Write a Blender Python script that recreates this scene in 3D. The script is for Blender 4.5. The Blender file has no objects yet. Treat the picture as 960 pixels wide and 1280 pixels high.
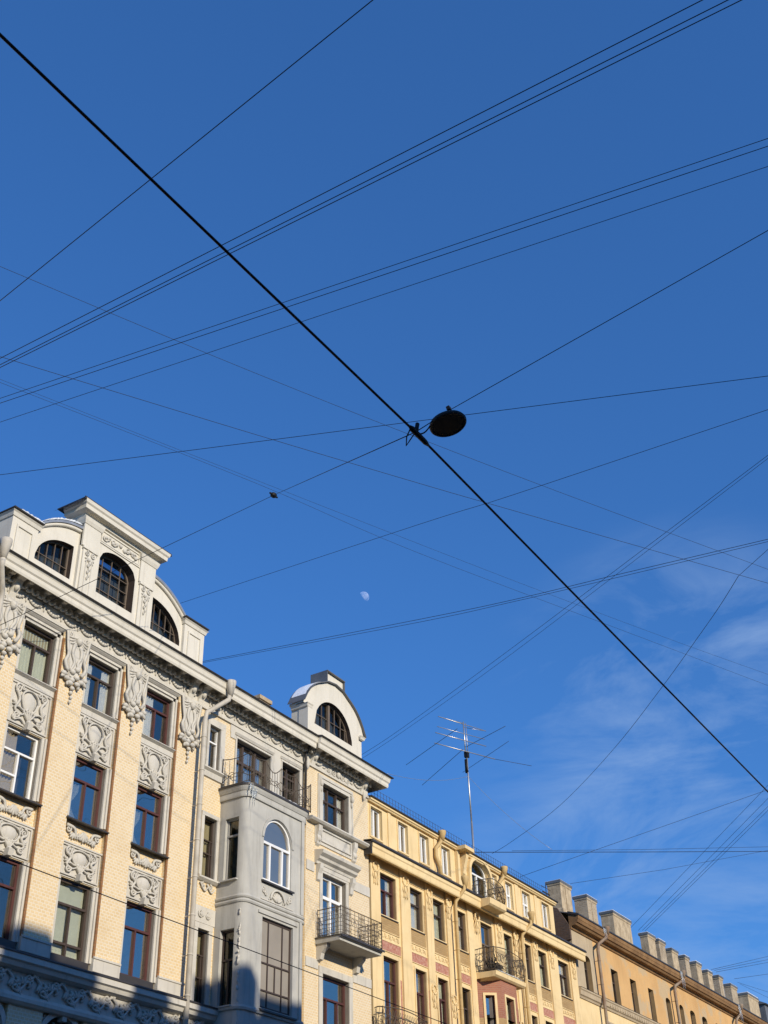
import bpy, bmesh, math, random
from math import sin, cos, pi, radians, sqrt, atan2
from mathutils import Vector, Matrix
random.seed(7)
SC = bpy.context.scene
COL = SC.collection
FX = -22.0                      # x of the facade plane on the far side of the street; p = distance out of it

# ------------------------------------------------------------------ camera geometry (also used to aim the wires)
F = 1494.5; TH = .60923; RO = .0325; AZ = .53927
CAM = Vector((0, 0, 1.6))
_h = Vector((-sin(AZ), cos(AZ), 0)); _r = Vector((cos(AZ), sin(AZ), 0)); _u = Vector((0, 0, 1))
FW = _h*cos(TH) + _u*sin(TH); _u0 = -_h*sin(TH) + _u*cos(TH)
RT = _r*cos(RO) - _u0*sin(RO); UP = _r*sin(RO) + _u0*cos(RO)
def ray(x, y): return (FW*F + RT*(x-480) - UP*(y-640)).normalized()
def at_x(x, y, X): d = ray(x, y); return CAM + d*(X/d.x)
def at_z(x, y, Z): d = ray(x, y); return CAM + d*((Z-CAM.z)/d.z)

# ------------------------------------------------------------------ materials
MATS = {}
FACADE = ('grey_stucco', 'bay_stucco', 'gable_plaster', 'yellow_plaster', 'orange_plaster', 'bare_plaster', 'cornice_brown', 'pink_terrazzo', 'chimney_stucco', 'pipe_paint', 'pipe_yellow', 'reveal_dimmed', 'reveal_brown')
def nodes_of(name):
    m = bpy.data.materials.new(name); m.use_nodes = True
    nt = m.node_tree; b = nt.nodes['Principled BSDF']
    return m, nt, b
def N(nt, t, **kw):
    n = nt.nodes.new(t)
    for k, v in kw.items():
        if k in n.inputs: n.inputs[k].default_value = v
        else: setattr(n, k, v)
    return n
def plaster(name, col, col2=None, rough=.85, scale=1.2, amt=.5, bump=.15, fine=40, streak=0., dirt=(.12, .10, .08), metal=0., spec=.3, patch=None):
    m, nt, b = nodes_of(name); L = nt.links.new
    tc = N(nt, 'ShaderNodeTexCoord')
    n1 = N(nt, 'ShaderNodeTexNoise', Scale=scale, Detail=6., Roughness=.62); L(tc.outputs['Object'], n1.inputs['Vector'])
    rp = N(nt, 'ShaderNodeValToRGB'); rp.color_ramp.elements[0].position = .36; rp.color_ramp.elements[1].position = .68
    c2 = col2 or tuple(c*.78 for c in col)
    if name in FACADE: col = tuple(c*.88 for c in col); c2 = tuple(c*.88 for c in c2); dirt = tuple(c*.88 for c in dirt)
    mx = N(nt, 'ShaderNodeMix', data_type='RGBA'); mx.inputs[6].default_value = (*col, 1); mx.inputs[7].default_value = (*c2, 1)
    L(n1.outputs['Fac'], rp.inputs['Fac'])
    mul = N(nt, 'ShaderNodeMath', operation='MULTIPLY'); L(rp.outputs['Color'], mul.inputs[0]); mul.inputs[1].default_value = amt
    L(mul.outputs[0], mx.inputs[0]); out = mx.outputs[2]
    if streak > 0:                                   # rain streaks and soot: real stains running down the wall
        mp = N(nt, 'ShaderNodeMapping'); mp.inputs['Scale'].default_value = (3.5, 3.5, .35); L(tc.outputs['Object'], mp.inputs['Vector'])
        n2 = N(nt, 'ShaderNodeTexNoise', Scale=1.6, Detail=5., Roughness=.7); L(mp.outputs[0], n2.inputs['Vector'])
        r2 = N(nt, 'ShaderNodeValToRGB'); r2.color_ramp.elements[0].position = .52; r2.color_ramp.elements[1].position = .75
        L(n2.outputs['Fac'], r2.inputs['Fac'])
        m2 = N(nt, 'ShaderNodeMath', operation='MULTIPLY'); L(r2.outputs['Color'], m2.inputs[0]); m2.inputs[1].default_value = streak
        x2 = N(nt, 'ShaderNodeMix', data_type='RGBA'); L(m2.outputs[0], x2.inputs[0]); L(out, x2.inputs[6]); x2.inputs[7].default_value = (*dirt, 1)
        out = x2.outputs[2]
    if patch:                                        # bare patches where the paint has come off
        n3 = N(nt, 'ShaderNodeTexNoise', Scale=patch[1], Detail=7., Roughness=.6); L(tc.outputs['Object'], n3.inputs['Vector'])
        r3 = N(nt, 'ShaderNodeValToRGB'); r3.color_ramp.elements[0].position = patch[2]; r3.color_ramp.elements[1].position = patch[2]+.05
        L(n3.outputs['Fac'], r3.inputs['Fac'])
        m3 = N(nt, 'ShaderNodeMath', operation='MULTIPLY'); L(r3.outputs['Color'], m3.inputs[0]); m3.inputs[1].default_value = patch[3]
        x3 = N(nt, 'ShaderNodeMix', data_type='RGBA'); L(m3.outputs[0], x3.inputs[0]); L(out, x3.inputs[6]); x3.inputs[7].default_value = (*patch[0], 1)
        out = x3.outputs[2]
    L(out, b.inputs['Base Color'])
    b.inputs['Roughness'].default_value = rough; b.inputs['Metallic'].default_value = metal
    b.inputs['Specular IOR Level'].default_value = spec
    if bump:
        nb = N(nt, 'ShaderNodeTexNoise', Scale=fine, Detail=4.); L(tc.outputs['Object'], nb.inputs['Vector'])
        bp = N(nt, 'ShaderNodeBump', Strength=bump, Distance=.02); L(nb.outputs['Fac'], bp.inputs['Height']); L(bp.outputs[0], b.inputs['Normal'])
    MATS[name] = m; return m
def brick(name, c1, c2, mortar, bw, rh, ms, rough=.5, bump=.5, spec=.5, amt=.35, stain=(.2, .12, .05)):
    c1, c2, mortar = [tuple(c*.9 for c in q) for q in (c1, c2, mortar)]
    m, nt, b = nodes_of(name); L = nt.links.new
    tc = N(nt, 'ShaderNodeTexCoord'); sp = N(nt, 'ShaderNodeSeparateXYZ'); L(tc.outputs['Object'], sp.inputs[0])
    ad = N(nt, 'ShaderNodeMath', operation='ADD'); L(sp.outputs['X'], ad.inputs[0]); L(sp.outputs['Y'], ad.inputs[1])
    cb = N(nt, 'ShaderNodeCombineXYZ'); L(ad.outputs[0], cb.inputs[0]); L(sp.outputs['Z'], cb.inputs[1])
    br = N(nt, 'ShaderNodeTexBrick', Scale=1.0); L(cb.outputs[0], br.inputs['Vector'])
    br.inputs['Color1'].default_value = (*c1, 1); br.inputs['Color2'].default_value = (*c2, 1); br.inputs['Mortar'].default_value = (*mortar, 1)
    br.inputs['Brick Width'].default_value = bw; br.inputs['Row Height'].default_value = rh; br.inputs['Mortar Size'].default_value = ms
    br.inputs['Mortar Smooth'].default_value = .2; br.inputs['Bias'].default_value = -.1
    n1 = N(nt, 'ShaderNodeTexNoise', Scale=.9, Detail=6., Roughness=.65); L(tc.outputs['Object'], n1.inputs['Vector'])
    rp = N(nt, 'ShaderNodeValToRGB'); rp.color_ramp.elements[0].position = .5; rp.color_ramp.elements[1].position = .8
    L(n1.outputs['Fac'], rp.inputs['Fac'])
    mu = N(nt, 'ShaderNodeMath', operation='MULTIPLY'); L(rp.outputs['Color'], mu.inputs[0]); mu.inputs[1].default_value = amt
    mx = N(nt, 'ShaderNodeMix', data_type='RGBA'); L(mu.outputs[0], mx.inputs[0]); L(br.outputs['Color'], mx.inputs[6]); mx.inputs[7].default_value = (*stain, 1)
    L(mx.outputs[2], b.inputs['Base Color']); b.inputs['Roughness'].default_value = rough; b.inputs['Specular IOR Level'].default_value = spec
    bp = N(nt, 'ShaderNodeBump', Strength=bump, Distance=.012, invert=True); L(br.outputs['Fac'], bp.inputs['Height']); L(bp.outputs[0], b.inputs['Normal'])
    MATS[name] = m; return m
def glass(name, refl, tint, rough=.0):
    m, nt, b = nodes_of(name); L = nt.links.new; nt.nodes.remove(b)
    out = nt.nodes['Material Output']
    tr = N(nt, 'ShaderNodeBsdfTransparent'); tr.inputs[0].default_value = (*tint, 1)
    gl = N(nt, 'ShaderNodeBsdfGlossy'); gl.inputs['Roughness'].default_value = rough; gl.inputs[0].default_value = (1, .90, .76, 1)
    tc = N(nt, 'ShaderNodeTexCoord'); nz = N(nt, 'ShaderNodeTexNoise', Scale=1.3, Detail=1.); L(tc.outputs['Object'], nz.inputs['Vector'])
    bp = N(nt, 'ShaderNodeBump', Strength=.22, Distance=.03); L(nz.outputs['Fac'], bp.inputs['Height']); L(bp.outputs[0], gl.inputs['Normal'])
    ge = N(nt, 'ShaderNodeNewGeometry'); dt = N(nt, 'ShaderNodeVectorMath', operation='DOT_PRODUCT'); L(ge.outputs['Incoming'], dt.inputs[0]); L(ge.outputs['Normal'], dt.inputs[1])
    ab = N(nt, 'ShaderNodeMath', operation='ABSOLUTE'); L(dt.outputs['Value'], ab.inputs[0]); iv = N(nt, 'ShaderNodeMath', operation='SUBTRACT'); iv.inputs[0].default_value = 1; L(ab.outputs[0], iv.inputs[1])
    pw = N(nt, 'ShaderNodeMath', operation='POWER'); L(iv.outputs[0], pw.inputs[0]); pw.inputs[1].default_value = 5      # reflection grows towards grazing
    ma = N(nt, 'ShaderNodeMath', operation='MULTIPLY_ADD'); L(pw.outputs[0], ma.inputs[0]); ma.inputs[1].default_value = .96; ma.inputs[2].default_value = refl+.04; ma.use_clamp = True
    mx = N(nt, 'ShaderNodeMixShader'); L(ma.outputs[0], mx.inputs[0]); L(tr.outputs[0], mx.inputs[1]); L(gl.outputs[0], mx.inputs[2]); L(mx.outputs[0], out.inputs[0])
    MATS[name] = m; return m
brick('cream_brick', (.82, .635, .36), (.75, .555, .29), (.84, .74, .56), .135, .078, .012, rough=.45, amt=.5, stain=(.56, .40, .20))
brick('rust_brick', (.36, .17, .055), (.28, .12, .04), (.25, .14, .06), .13, .078, .008, rough=.45)
brick('tan_brick', (.50, .33, .14), (.42, .26, .10), (.40, .27, .12), .25, .075, .012, rough=.7)
brick('red_brick', (.42, .17, .10), (.36, .13, .08), (.40, .22, .14), .25, .075, .012, rough=.8)
brick('chimney_brick', (.50, .40, .27), (.36, .27, .17), (.50, .43, .32), .26, .085, .014, rough=.9, amt=.9, stain=(.22, .17, .11), bump=.8)
brick('old_brick', (.16, .09, .055), (.10, .06, .04), (.13, .10, .08), .27, .08, .015, rough=.9, amt=.6, stain=(.05, .04, .035))
plaster('grey_stucco', (.67, .635, .555), (.565, .535, .465), rough=.9, scale=1.7, amt=.8, bump=.3, streak=.5, dirt=(.30, .275, .235))
plaster('reveal_dimmed', (.33, .30, .25), (.24, .215, .18), rough=.9, scale=2, amt=.8, bump=.1)  # stucco of the reveals, dimmed in colour to imitate grazing light
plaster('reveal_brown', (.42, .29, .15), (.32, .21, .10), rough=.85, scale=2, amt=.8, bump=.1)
plaster('bay_stucco', (.55, .54, .49), (.46, .45, .41), rough=.92, scale=1.3, amt=.9, bump=.3, streak=.5, dirt=(.27, .255, .225))
plaster('gable_plaster', (.76, .715, .61), (.67, .63, .53), rough=.9, scale=1.3, amt=.8, bump=.2, streak=.38, dirt=(.42, .385, .32))
plaster('yellow_plaster', (.90, .70, .385), (.77, .57, .29), rough=.9, scale=.8, amt=.8, bump=.2, streak=.42, dirt=(.40, .28, .13))
plaster('orange_plaster', (.72, .445, .19), (.58, .345, .145), rough=.92, scale=.5, amt=.8, bump=.2, streak=.35, dirt=(.35, .22, .10), patch=((.46, .37, .24), .7, .53, .7))
plaster('bare_plaster', (.56, .45, .30), (.44, .35, .235), rough=.95, scale=.9, amt=.9, bump=.3, streak=.4, dirt=(.25, .18, .10))
plaster('cornice_brown', (.34, .195, .085), (.20, .11, .05), rough=.9, scale=1.6, amt=1., bump=.3, streak=.5, dirt=(.15, .09, .05))
plaster('pink_terrazzo', (.44, .16, .105), (.60, .36, .27), rough=.85, scale=11, amt=1., bump=.8, fine=22)
plaster('chimney_stucco', (.62, .50, .335), (.38, .295, .19), rough=.95, scale=3.2, amt=1., bump=.5, streak=.55, dirt=(.15, .115, .075))
plaster('snow', (.83, .86, .9), (.7, .75, .82), rough=.7, scale=5, amt=.6, bump=.6, fine=9)
plaster('dark_metal', (.045, .04, .036), (.03, .026, .024), rough=.5, scale=3, bump=.05, spec=.5)
plaster('wrought_iron', (.10, .082, .064), (.13, .095, .065), rough=.65, scale=6, bump=.05)
plaster('roof_metal', (.20, .20, .195), (.13, .13, .13), rough=.5, scale=1.5, amt=.8, bump=.1, metal=.4)
plaster('zinc', (.52, .52, .50), (.38, .38, .37), rough=.42, scale=3, amt=.8, bump=.05, metal=.7)
plaster('pipe_paint', (.64, .59, .50), (.48, .44, .37), rough=.6, scale=2.4, amt=.9, bump=.05, streak=.2, dirt=(.2, .16, .12))
plaster('pipe_yellow', (.66, .47, .21), (.52, .35, .15), rough=.6, scale=3, amt=.8, bump=.05)
plaster('pipe_old', (.30, .24, .17), (.22, .13, .08), rough=.6, scale=2, amt=1., bump=.1)
plaster('brown_wood', (.07, .05, .04), (.045, .033, .028), rough=.55, scale=4, bump=.05)
plaster('red_wood', (.095, .036, .032), (.065, .028, .025), rough=.5, scale=4, bump=.05)
plaster('tan_wood', (.155, .12, .09), (.11, .085, .065), rough=.6, scale=4, bump=.05)
plaster('white_plastic', (.82, .82, .80), (.75, .75, .73), rough=.4, scale=3, bump=0, spec=.5)
plaster('grey_frame', (.36, .35, .32), (.28, .27, .25), rough=.6, scale=3, bump=0)
plaster('room_wall', (.30, .27, .23), (.22, .20, .17), rough=.9, bump=0)
plaster('curtain_cloth', (.80, .78, .72), (.66, .63, .57), rough=.9, scale=3, bump=0)
plaster('beige_cloth', (.55, .44, .30), (.45, .36, .24), rough=.9, scale=3, bump=0)
plaster('blue_cloth', (.10, .17, .42), (.07, .12, .32), rough=.9, scale=3, bump=0)
plaster('rubber', (.008, .008, .008), (.012, .012, .012), rough=.6, bump=0)
plaster('wire_coat', (.02, .022, .028), (.03, .03, .034), rough=.7, bump=0)
plaster('lamp_body', (.016, .016, .017), (.024, .023, .023), rough=.6, bump=.05)
plaster('lamp_lens', (.012, .012, .013), (.02, .02, .02), rough=.35, bump=0)
plaster('aluminium', (.62, .60, .57), (.45, .42, .38), rough=.4, scale=6, bump=0, metal=.8)
plaster('asphalt', (.05, .05, .05), (.075, .073, .07), rough=.95, scale=2, bump=.5, fine=120)
plaster('paving', (.22, .21, .20), (.16, .155, .15), rough=.9, scale=1, bump=.3, fine=30)
plaster('kerb_stone', (.30, .28, .26), (.22, .21, .2), rough=.9, scale=2, bump=.3)
plaster('opposite_wall', (.56, .42, .26), (.48, .36, .22), rough=.9, scale=.6, bump=.1, streak=.2)
plaster('road_paint', (.75, .75, .73), (.5, .5, .48), rough=.8, scale=6, bump=.1)
glass('clear_glass', .13, (.90, .92, .92)); glass('sky_glass', .34, (.8, .84, .86)); glass('dull_glass', .01, (.82, .84, .80), .02); glass('attic_glass', .0, (.6, .65, .7))
m, nt, b = nodes_of('ice'); b.inputs['Base Color'].default_value = (.85, .92, .97, 1); b.inputs['Roughness'].default_value = .15; b.inputs['Transmission Weight'].default_value = .75; b.inputs['IOR'].default_value = 1.31; MATS['ice'] = m
# the moon by day: its sunlit face adds to the sky in front of it
m, nt, b = nodes_of('moon_rock'); L = nt.links.new; nt.nodes.remove(b)
tc = N(nt, 'ShaderNodeTexCoord'); nz = N(nt, 'ShaderNodeTexNoise', Scale=.11, Detail=4.); L(tc.outputs['Object'], nz.inputs['Vector'])
rp = N(nt, 'ShaderNodeValToRGB'); rp.color_ramp.elements[0].position = .4; rp.color_ramp.elements[0].color = (.10, .105, .11, 1); rp.color_ramp.elements[1].position = .62; rp.color_ramp.elements[1].color = (.25, .25, .24, 1)
L(nz.outputs['Fac'], rp.inputs['Fac']); df = N(nt, 'ShaderNodeBsdfDiffuse'); L(rp.outputs[0], df.inputs[0]); tr = N(nt, 'ShaderNodeBsdfTransparent')
ads = N(nt, 'ShaderNodeAddShader'); L(df.outputs[0], ads.inputs[0]); L(tr.outputs[0], ads.inputs[1]); L(ads.outputs[0], nt.nodes['Material Output'].inputs[0]); MATS['moon_rock'] = m

# ------------------------------------------------------------------ object helpers
def thing(name, label, cat, loc, group=None):
    o = bpy.data.objects.new(name, None); COL.objects.link(o); o.location = loc; o.empty_display_size = .3
    o['label'] = label; o['category'] = cat
    if group: o['group'] = group
    return o
def tag(o, label, cat, group=None):
    o['label'] = label; o['category'] = cat
    if group: o['group'] = group
    return o
def wloc(o):
    v = Vector((0, 0, 0))
    while o: v += o.location; o = o.parent
    return v
def share(o, root, dy=0, dh=0, dp=0):               # another copy of a part on the same thing
    c = o.copy(); COL.objects.link(c); c.parent = root; c.location = o.location + Vector((dp, dy, dh)); return c

class MB:
    """Collects shapes given in facade coordinates (p out of the wall, y along the street, h up)."""
    def __init__(s): s.v = []; s.f = []; s.sm = []
    def add(s, vs, fs, smooth=False):
        n = len(s.v); s.v += vs
        for f in fs: s.f.append([i+n for i in f]); s.sm.append(smooth)
        return s
    def box(s, p0, p1, y0, y1, h0, h1):
        return s.add([(a, b, c) for a in (p0, p1) for b in (y0, y1) for c in (h0, h1)],
            [(0, 1, 3, 2), (4, 6, 7, 5), (0, 4, 5, 1), (2, 3, 7, 6), (0, 2, 6, 4), (1, 5, 7, 3)])
    def prism(s, pts, p0, p1, smooth=False):         # outline in (y, h), thickness along p
        n = len(pts)
        s.add([(p0, a, b) for a, b in pts]+[(p1, a, b) for a, b in pts], [tuple(range(n)), tuple(range(n, 2*n))])
        return s.add([(p0, a, b) for a, b in pts]+[(p1, a, b) for a, b in pts], [(i, (i+1) % n, n+(i+1) % n, n+i) for i in range(n)], smooth)
    def ring(s, o, i, p0, p1):                       # frame between two outlines
        n = len(o); V = [(p, a, b) for p in (p0, p1) for q in (o, i) for a, b in q]; fs = []
        for k in range(n):
            l = (k+1) % n
            fs += [(k, l, n+l, n+k), (2*n+k, 2*n+l, 3*n+l, 3*n+k), (k, l, 2*n+l, 2*n+k), (n+k, n+l, 3*n+l, 3*n+k)]
        return s.add(V, fs)
    def along(s, prof, y0, y1):                      # moulding: profile in (p, h) run along y
        n = len(prof)
        return s.add([(a, y0, b) for a, b in prof]+[(a, y1, b) for a, b in prof],
            [(i, (i+1) % n, n+(i+1) % n, n+i) for i in range(n)]+[tuple(range(n)), tuple(range(n, 2*n))])
    def sweep(s, prof, path):                        # profile (out, h) swept round a plan path of (p, y); mitred
        m = len(path); n = len(prof); V = []
        for k in range(m):
            a = Vector(path[max(k-1, 0)]); c = Vector(path[k]); e = Vector(path[min(k+1, m-1)])
            d1 = (c-a).normalized() if k else (e-c).normalized(); d2 = (e-c).normalized() if k < m-1 else d1
            n1 = Vector((d1.y, -d1.x)); n2 = Vector((d2.y, -d2.x)); nn = (n1+n2); q = nn.dot(n1); nn = nn/max(q, .3)
            for o, h in prof: V.append((c.x+nn.x*o, c.y+nn.y*o, h))
        fs = [(k*n+i, k*n+(i+1) % n, (k+1)*n+(i+1) % n, (k+1)*n+i) for k in range(m-1) for i in range(n)]
        fs += [tuple(range(n)), tuple((m-1)*n+i for i in range(n))]
        return s.add(V, fs)
    def tube(s, pts, r, n=6, smooth=True, flat=1.0):
        m = len(pts); P = [Vector(p) for p in pts]; V = []
        up = Vector((0, 0, 1)); 
        for k in range(m):
            d = (P[min(k+1, m-1)]-P[max(k-1, 0)])
            d = d.normalized() if d.length > 1e-9 else Vector((0, 1, 0))
            ref = Vector((1, 0, 0)) if abs(d.x) < .8 else Vector((0, 0, 1))
            a = d.cross(ref).normalized(); b = a.cross(d).normalized()
            rr = r[k] if isinstance(r, (list, tuple)) else r
            for j in range(n):
                t = 2*pi*j/n; V.append(tuple(P[k]+a*(cos(t)*rr)+b*(sin(t)*rr*flat)))
        fs = [(k*n+j, k*n+(j+1) % n, (k+1)*n+(j+1) % n, (k+1)*n+j) for k in range(m-1) for j in range(n)]
        s.add(V, fs+[tuple(range(n)), tuple((m-1)*n+j for j in range(n))], smooth); return s
    def ell(s, p, y, h, rp, ry, rh, ang=0, nu=8, nv=5):
        V = []; 
        for i in range(nv+1):
            a = pi*i/nv
            for j in range(nu):
                t = 2*pi*j/nu; v = Vector((rp*sin(a)*cos(t), ry*sin(a)*sin(t), rh*cos(a)))
                yy = v.y*cos(ang)-v.z*sin(ang); zz = v.y*sin(ang)+v.z*cos(ang); V.append((p+v.x, y+yy, h+zz))
        return s.add(V, [(i*nu+j, i*nu+(j+1) % nu, (i+1)*nu+(j+1) % nu, (i+1)*nu+j) for i in range(nv) for j in range(nu)], True)
    def wall(s, y0, y1, bot, top, ops, p, depth, step=None, ends=True, xf=None, rev=None):
        """Wall sheet with real openings and reveals. ops: (ya, yb, lo, hi) where hi may be a function of y."""
        f = lambda g, y: g(y) if callable(g) else g
        ys = {y0, y1}
        for o in ops:
            ys |= {o[0], o[1]}
            if callable(o[3]): ys |= {o[0]+(o[1]-o[0])*k/16 for k in range(17)}
        if callable(top): ys |= {y0+(y1-y0)*k/24 for k in range(25)}
        if step: ys |= set(step)
        ys = sorted(y for y in ys if y0-1e-6 <= y <= y1+1e-6); q = []; rq = q if rev is None else []
        for a, b in zip(ys, ys[1:]):
            if b-a < 1e-6: continue
            oo = sorted([o for o in ops if o[0] <= a+1e-6 and o[1] >= b-1e-6], key=lambda o: o[2])
            ca = cb = None; ca = f(bot, a); cb = f(bot, b)
            for o in oo:
                q.append(((p, a, ca), (p, b, cb), (p, b, o[2]), (p, a, o[2])))
                rq.append(((p, a, o[2]), (p, b, o[2]), (p-depth, b, o[2]), (p-depth, a, o[2])))
                ca, cb = f(o[3], a), f(o[3], b)
                rq.append(((p, a, ca), (p, b, cb), (p-depth, b, cb), (p-depth, a, ca)))
                if abs(a-o[0]) < 1e-6: rq.append(((p, a, o[2]), (p, a, ca), (p-depth, a, ca), (p-depth, a, o[2])))
                if abs(b-o[1]) < 1e-6: rq.append(((p, b, o[2]), (p, b, cb), (p-depth, b, cb), (p-depth, b, o[2])))
            q.append(((p, a, ca), (p, b, cb), (p, b, f(top, b)), (p, a, f(top, a))))
            q.append(((p, a, f(top, a)), (p, b, f(top, b)), (p-depth, b, f(top, b)), (p-depth, a, f(top, a))))
        if ends:
            for y in (y0, y1): q.append(((p, y, f(bot, y)), (p, y, f(top, y)), (p-depth, y, f(top, y)), (p-depth, y, f(bot, y))))
        if xf: q = [[xf(*v) for v in w] for w in q]
        for w in q: s.add(list(w), [(0, 1, 2, 3)])
        if rev is not None:
            for w in rq: rev.add([xf(*v) for v in w] if xf else list(w), [(0, 1, 2, 3)])
        return s
    def build(s, name, mat, parent=None, xf=None):
        me = bpy.data.meshes.new(name)
        o = bpy.data.objects.new(name, me); COL.objects.link(o)
        off = Vector((0, 0, 0))
        if parent: o.parent = parent; off = wloc(parent)
        V = [Vector((FX+a, b, c)) for a, b, c in s.v]
        if not parent and V:
            lo = [min(v[i] for v in V) for i in range(3)]; hi = [max(v[i] for v in V) for i in range(3)]
            off = Vector(((lo[0]+hi[0])/2, (lo[1]+hi[1])/2, lo[2])); o.location = off
        me.from_pydata([tuple(v-off) for v in V], [], s.f)
        for pl, k in zip(me.polygons, s.sm): pl.use_smooth = k
        bm = bmesh.new(); bm.from_mesh(me); bmesh.ops.recalc_face_normals(bm, faces=bm.faces); bm.to_mesh(me); bm.free()
        me.materials.append(MATS[mat]); me.update()
        return o

def parts(mb, name, mat, parent, eps=.03):
    """Build every separate piece collected in mb as a part of its own (pieces that touch stay one mesh)."""
    n = len(mb.v); up = list(range(n))
    def find(i):
        while up[i] != i: up[i] = up[up[i]]; i = up[i]
        return i
    for f in mb.f:
        for i in f[1:]: up[find(i)] = find(f[0])
    box = {}
    for i, v in enumerate(mb.v):
        b = box.setdefault(find(i), [list(v), list(v)])
        for k in range(3): b[0][k] = min(b[0][k], v[k]); b[1][k] = max(b[1][k], v[k])
    ks = sorted(box, key=lambda r: box[r][0][1])
    for i, a in enumerate(ks):
        for b in ks[i+1:]:
            if box[b][0][1] > box[a][1][1]+eps: break
            if find(a) != find(b) and all(box[a][0][k]-eps <= box[b][1][k] and box[b][0][k]-eps <= box[a][1][k] for k in range(3)): up[find(b)] = find(a)
    gr = {}
    for f, sm in zip(mb.f, mb.sm): gr.setdefault(find(f[0]), []).append((f, sm))
    out = []
    for r in sorted(gr, key=lambda r: box.get(r, [[0, 0, 0]])[0][1]):
        m = MB(); idx = {}
        for f, sm in gr[r]:
            g = []
            for i in f:
                if i not in idx: idx[i] = len(m.v); m.v.append(mb.v[i])
                g.append(idx[i])
            m.f.append(g); m.sm.append(sm)
        out.append(m.build(name, mat, parent))
    return out
# ------------------------------------------------------------------ ornament vocabulary
def spiral(mb, p, y, h, R, turns, a0, dr=1, r=.03, taper=.5, n=16, flat=.8):
    pts = []; rr = []
    for k in range(n+1):
        t = k/n; a = a0+dr*2*pi*turns*t; q = R*(1-.82*t)
        pts.append((p, y+q*cos(a), h+q*sin(a))); rr.append(r*(1-taper*t))
    mb.tube(pts, rr, 5, True, flat); mb.ell(p, pts[-1][1], pts[-1][2], r*.8, r*.8, r*.8, 0, 6, 4)
def curve(mb, p, pts, r0, r1=None, n=14, flat=.8, bulge=0):
    """Smooth tapering tube through (y, h) points."""
    P = [Vector(q) for q in pts]; m = len(P); out = []; rr = []
    for k in range(n+1):
        t = k/n*(m-1); i = min(int(t), m-2); f = t-i
        a, b, c, d = P[max(i-1, 0)], P[i], P[i+1], P[min(i+2, m-1)]
        q = .5*((2*b)+(c-a)*f+(2*a-5*b+4*c-d)*f*f+(3*b-a-3*c+d)*f**3)
        out.append((p+bulge*sin(pi*k/n), q.x, q.y)); rr.append(r0+((r1 if r1 is not None else r0)-r0)*k/n)
    mb.tube(out, rr, 5, True, flat)
def leaf(mb, p, y, h, l, w, a, th=.03):
    mb.ell(p, y+cos(a)*l/2, h+sin(a)*l/2, th, l/2, w/2, a, 8, 5)
def acanthus(mb, p, y, h, l, a, n=5, w=.5, th=.03):
    for k in range(n):
        t = (k/(n-1)-.5)*2 if n > 1 else 0
        leaf(mb, p, y, h, l*(1-.3*abs(t)), l*.28, a+t*w*1.6, th)
def rim(mb, y0, y1, h0, h1, t, p0, p1):
    o = [(y0, h0), (y1, h0), (y1, h1), (y0, h1)]; i = [(y0+t, h0+t), (y1-t, h0+t), (y1-t, h1-t), (y0+t, h1-t)]
    return mb.ring(o, i, p0, p1)
def outline(y0, y1, h0, h1, arch=None, n=16):
    if not arch: return [(y0, h0), (y1, h0), (y1, h1), (y0, h1)]
    pts = [(y0, h0), (y1, h0)]
    for k in range(n+1):
        y = y1+(y0-y1)*k/n; pts.append((y, arch(y)))
    return pts
def inset(o, t):
    ys = [a for a, b in o]; hs = [b for a, b in o]; cy = (min(ys)+max(ys))/2; ch = (min(hs)+max(hs))/2
    sy = 1-2*t/(max(ys)-min(ys)); sh = 1-2*t/(max(hs)-min(hs))
    return [(cy+(a-cy)*sy, ch+(b-ch)*sh) for a, b in o]
def round_arch(y0, y1, spring, rise=None):
    c = (y0+y1)/2; r = (y1-y0)/2; k = (rise or r)/r
    return lambda y: spring+k*sqrt(max(0, r*r-(y-c)**2))

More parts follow.
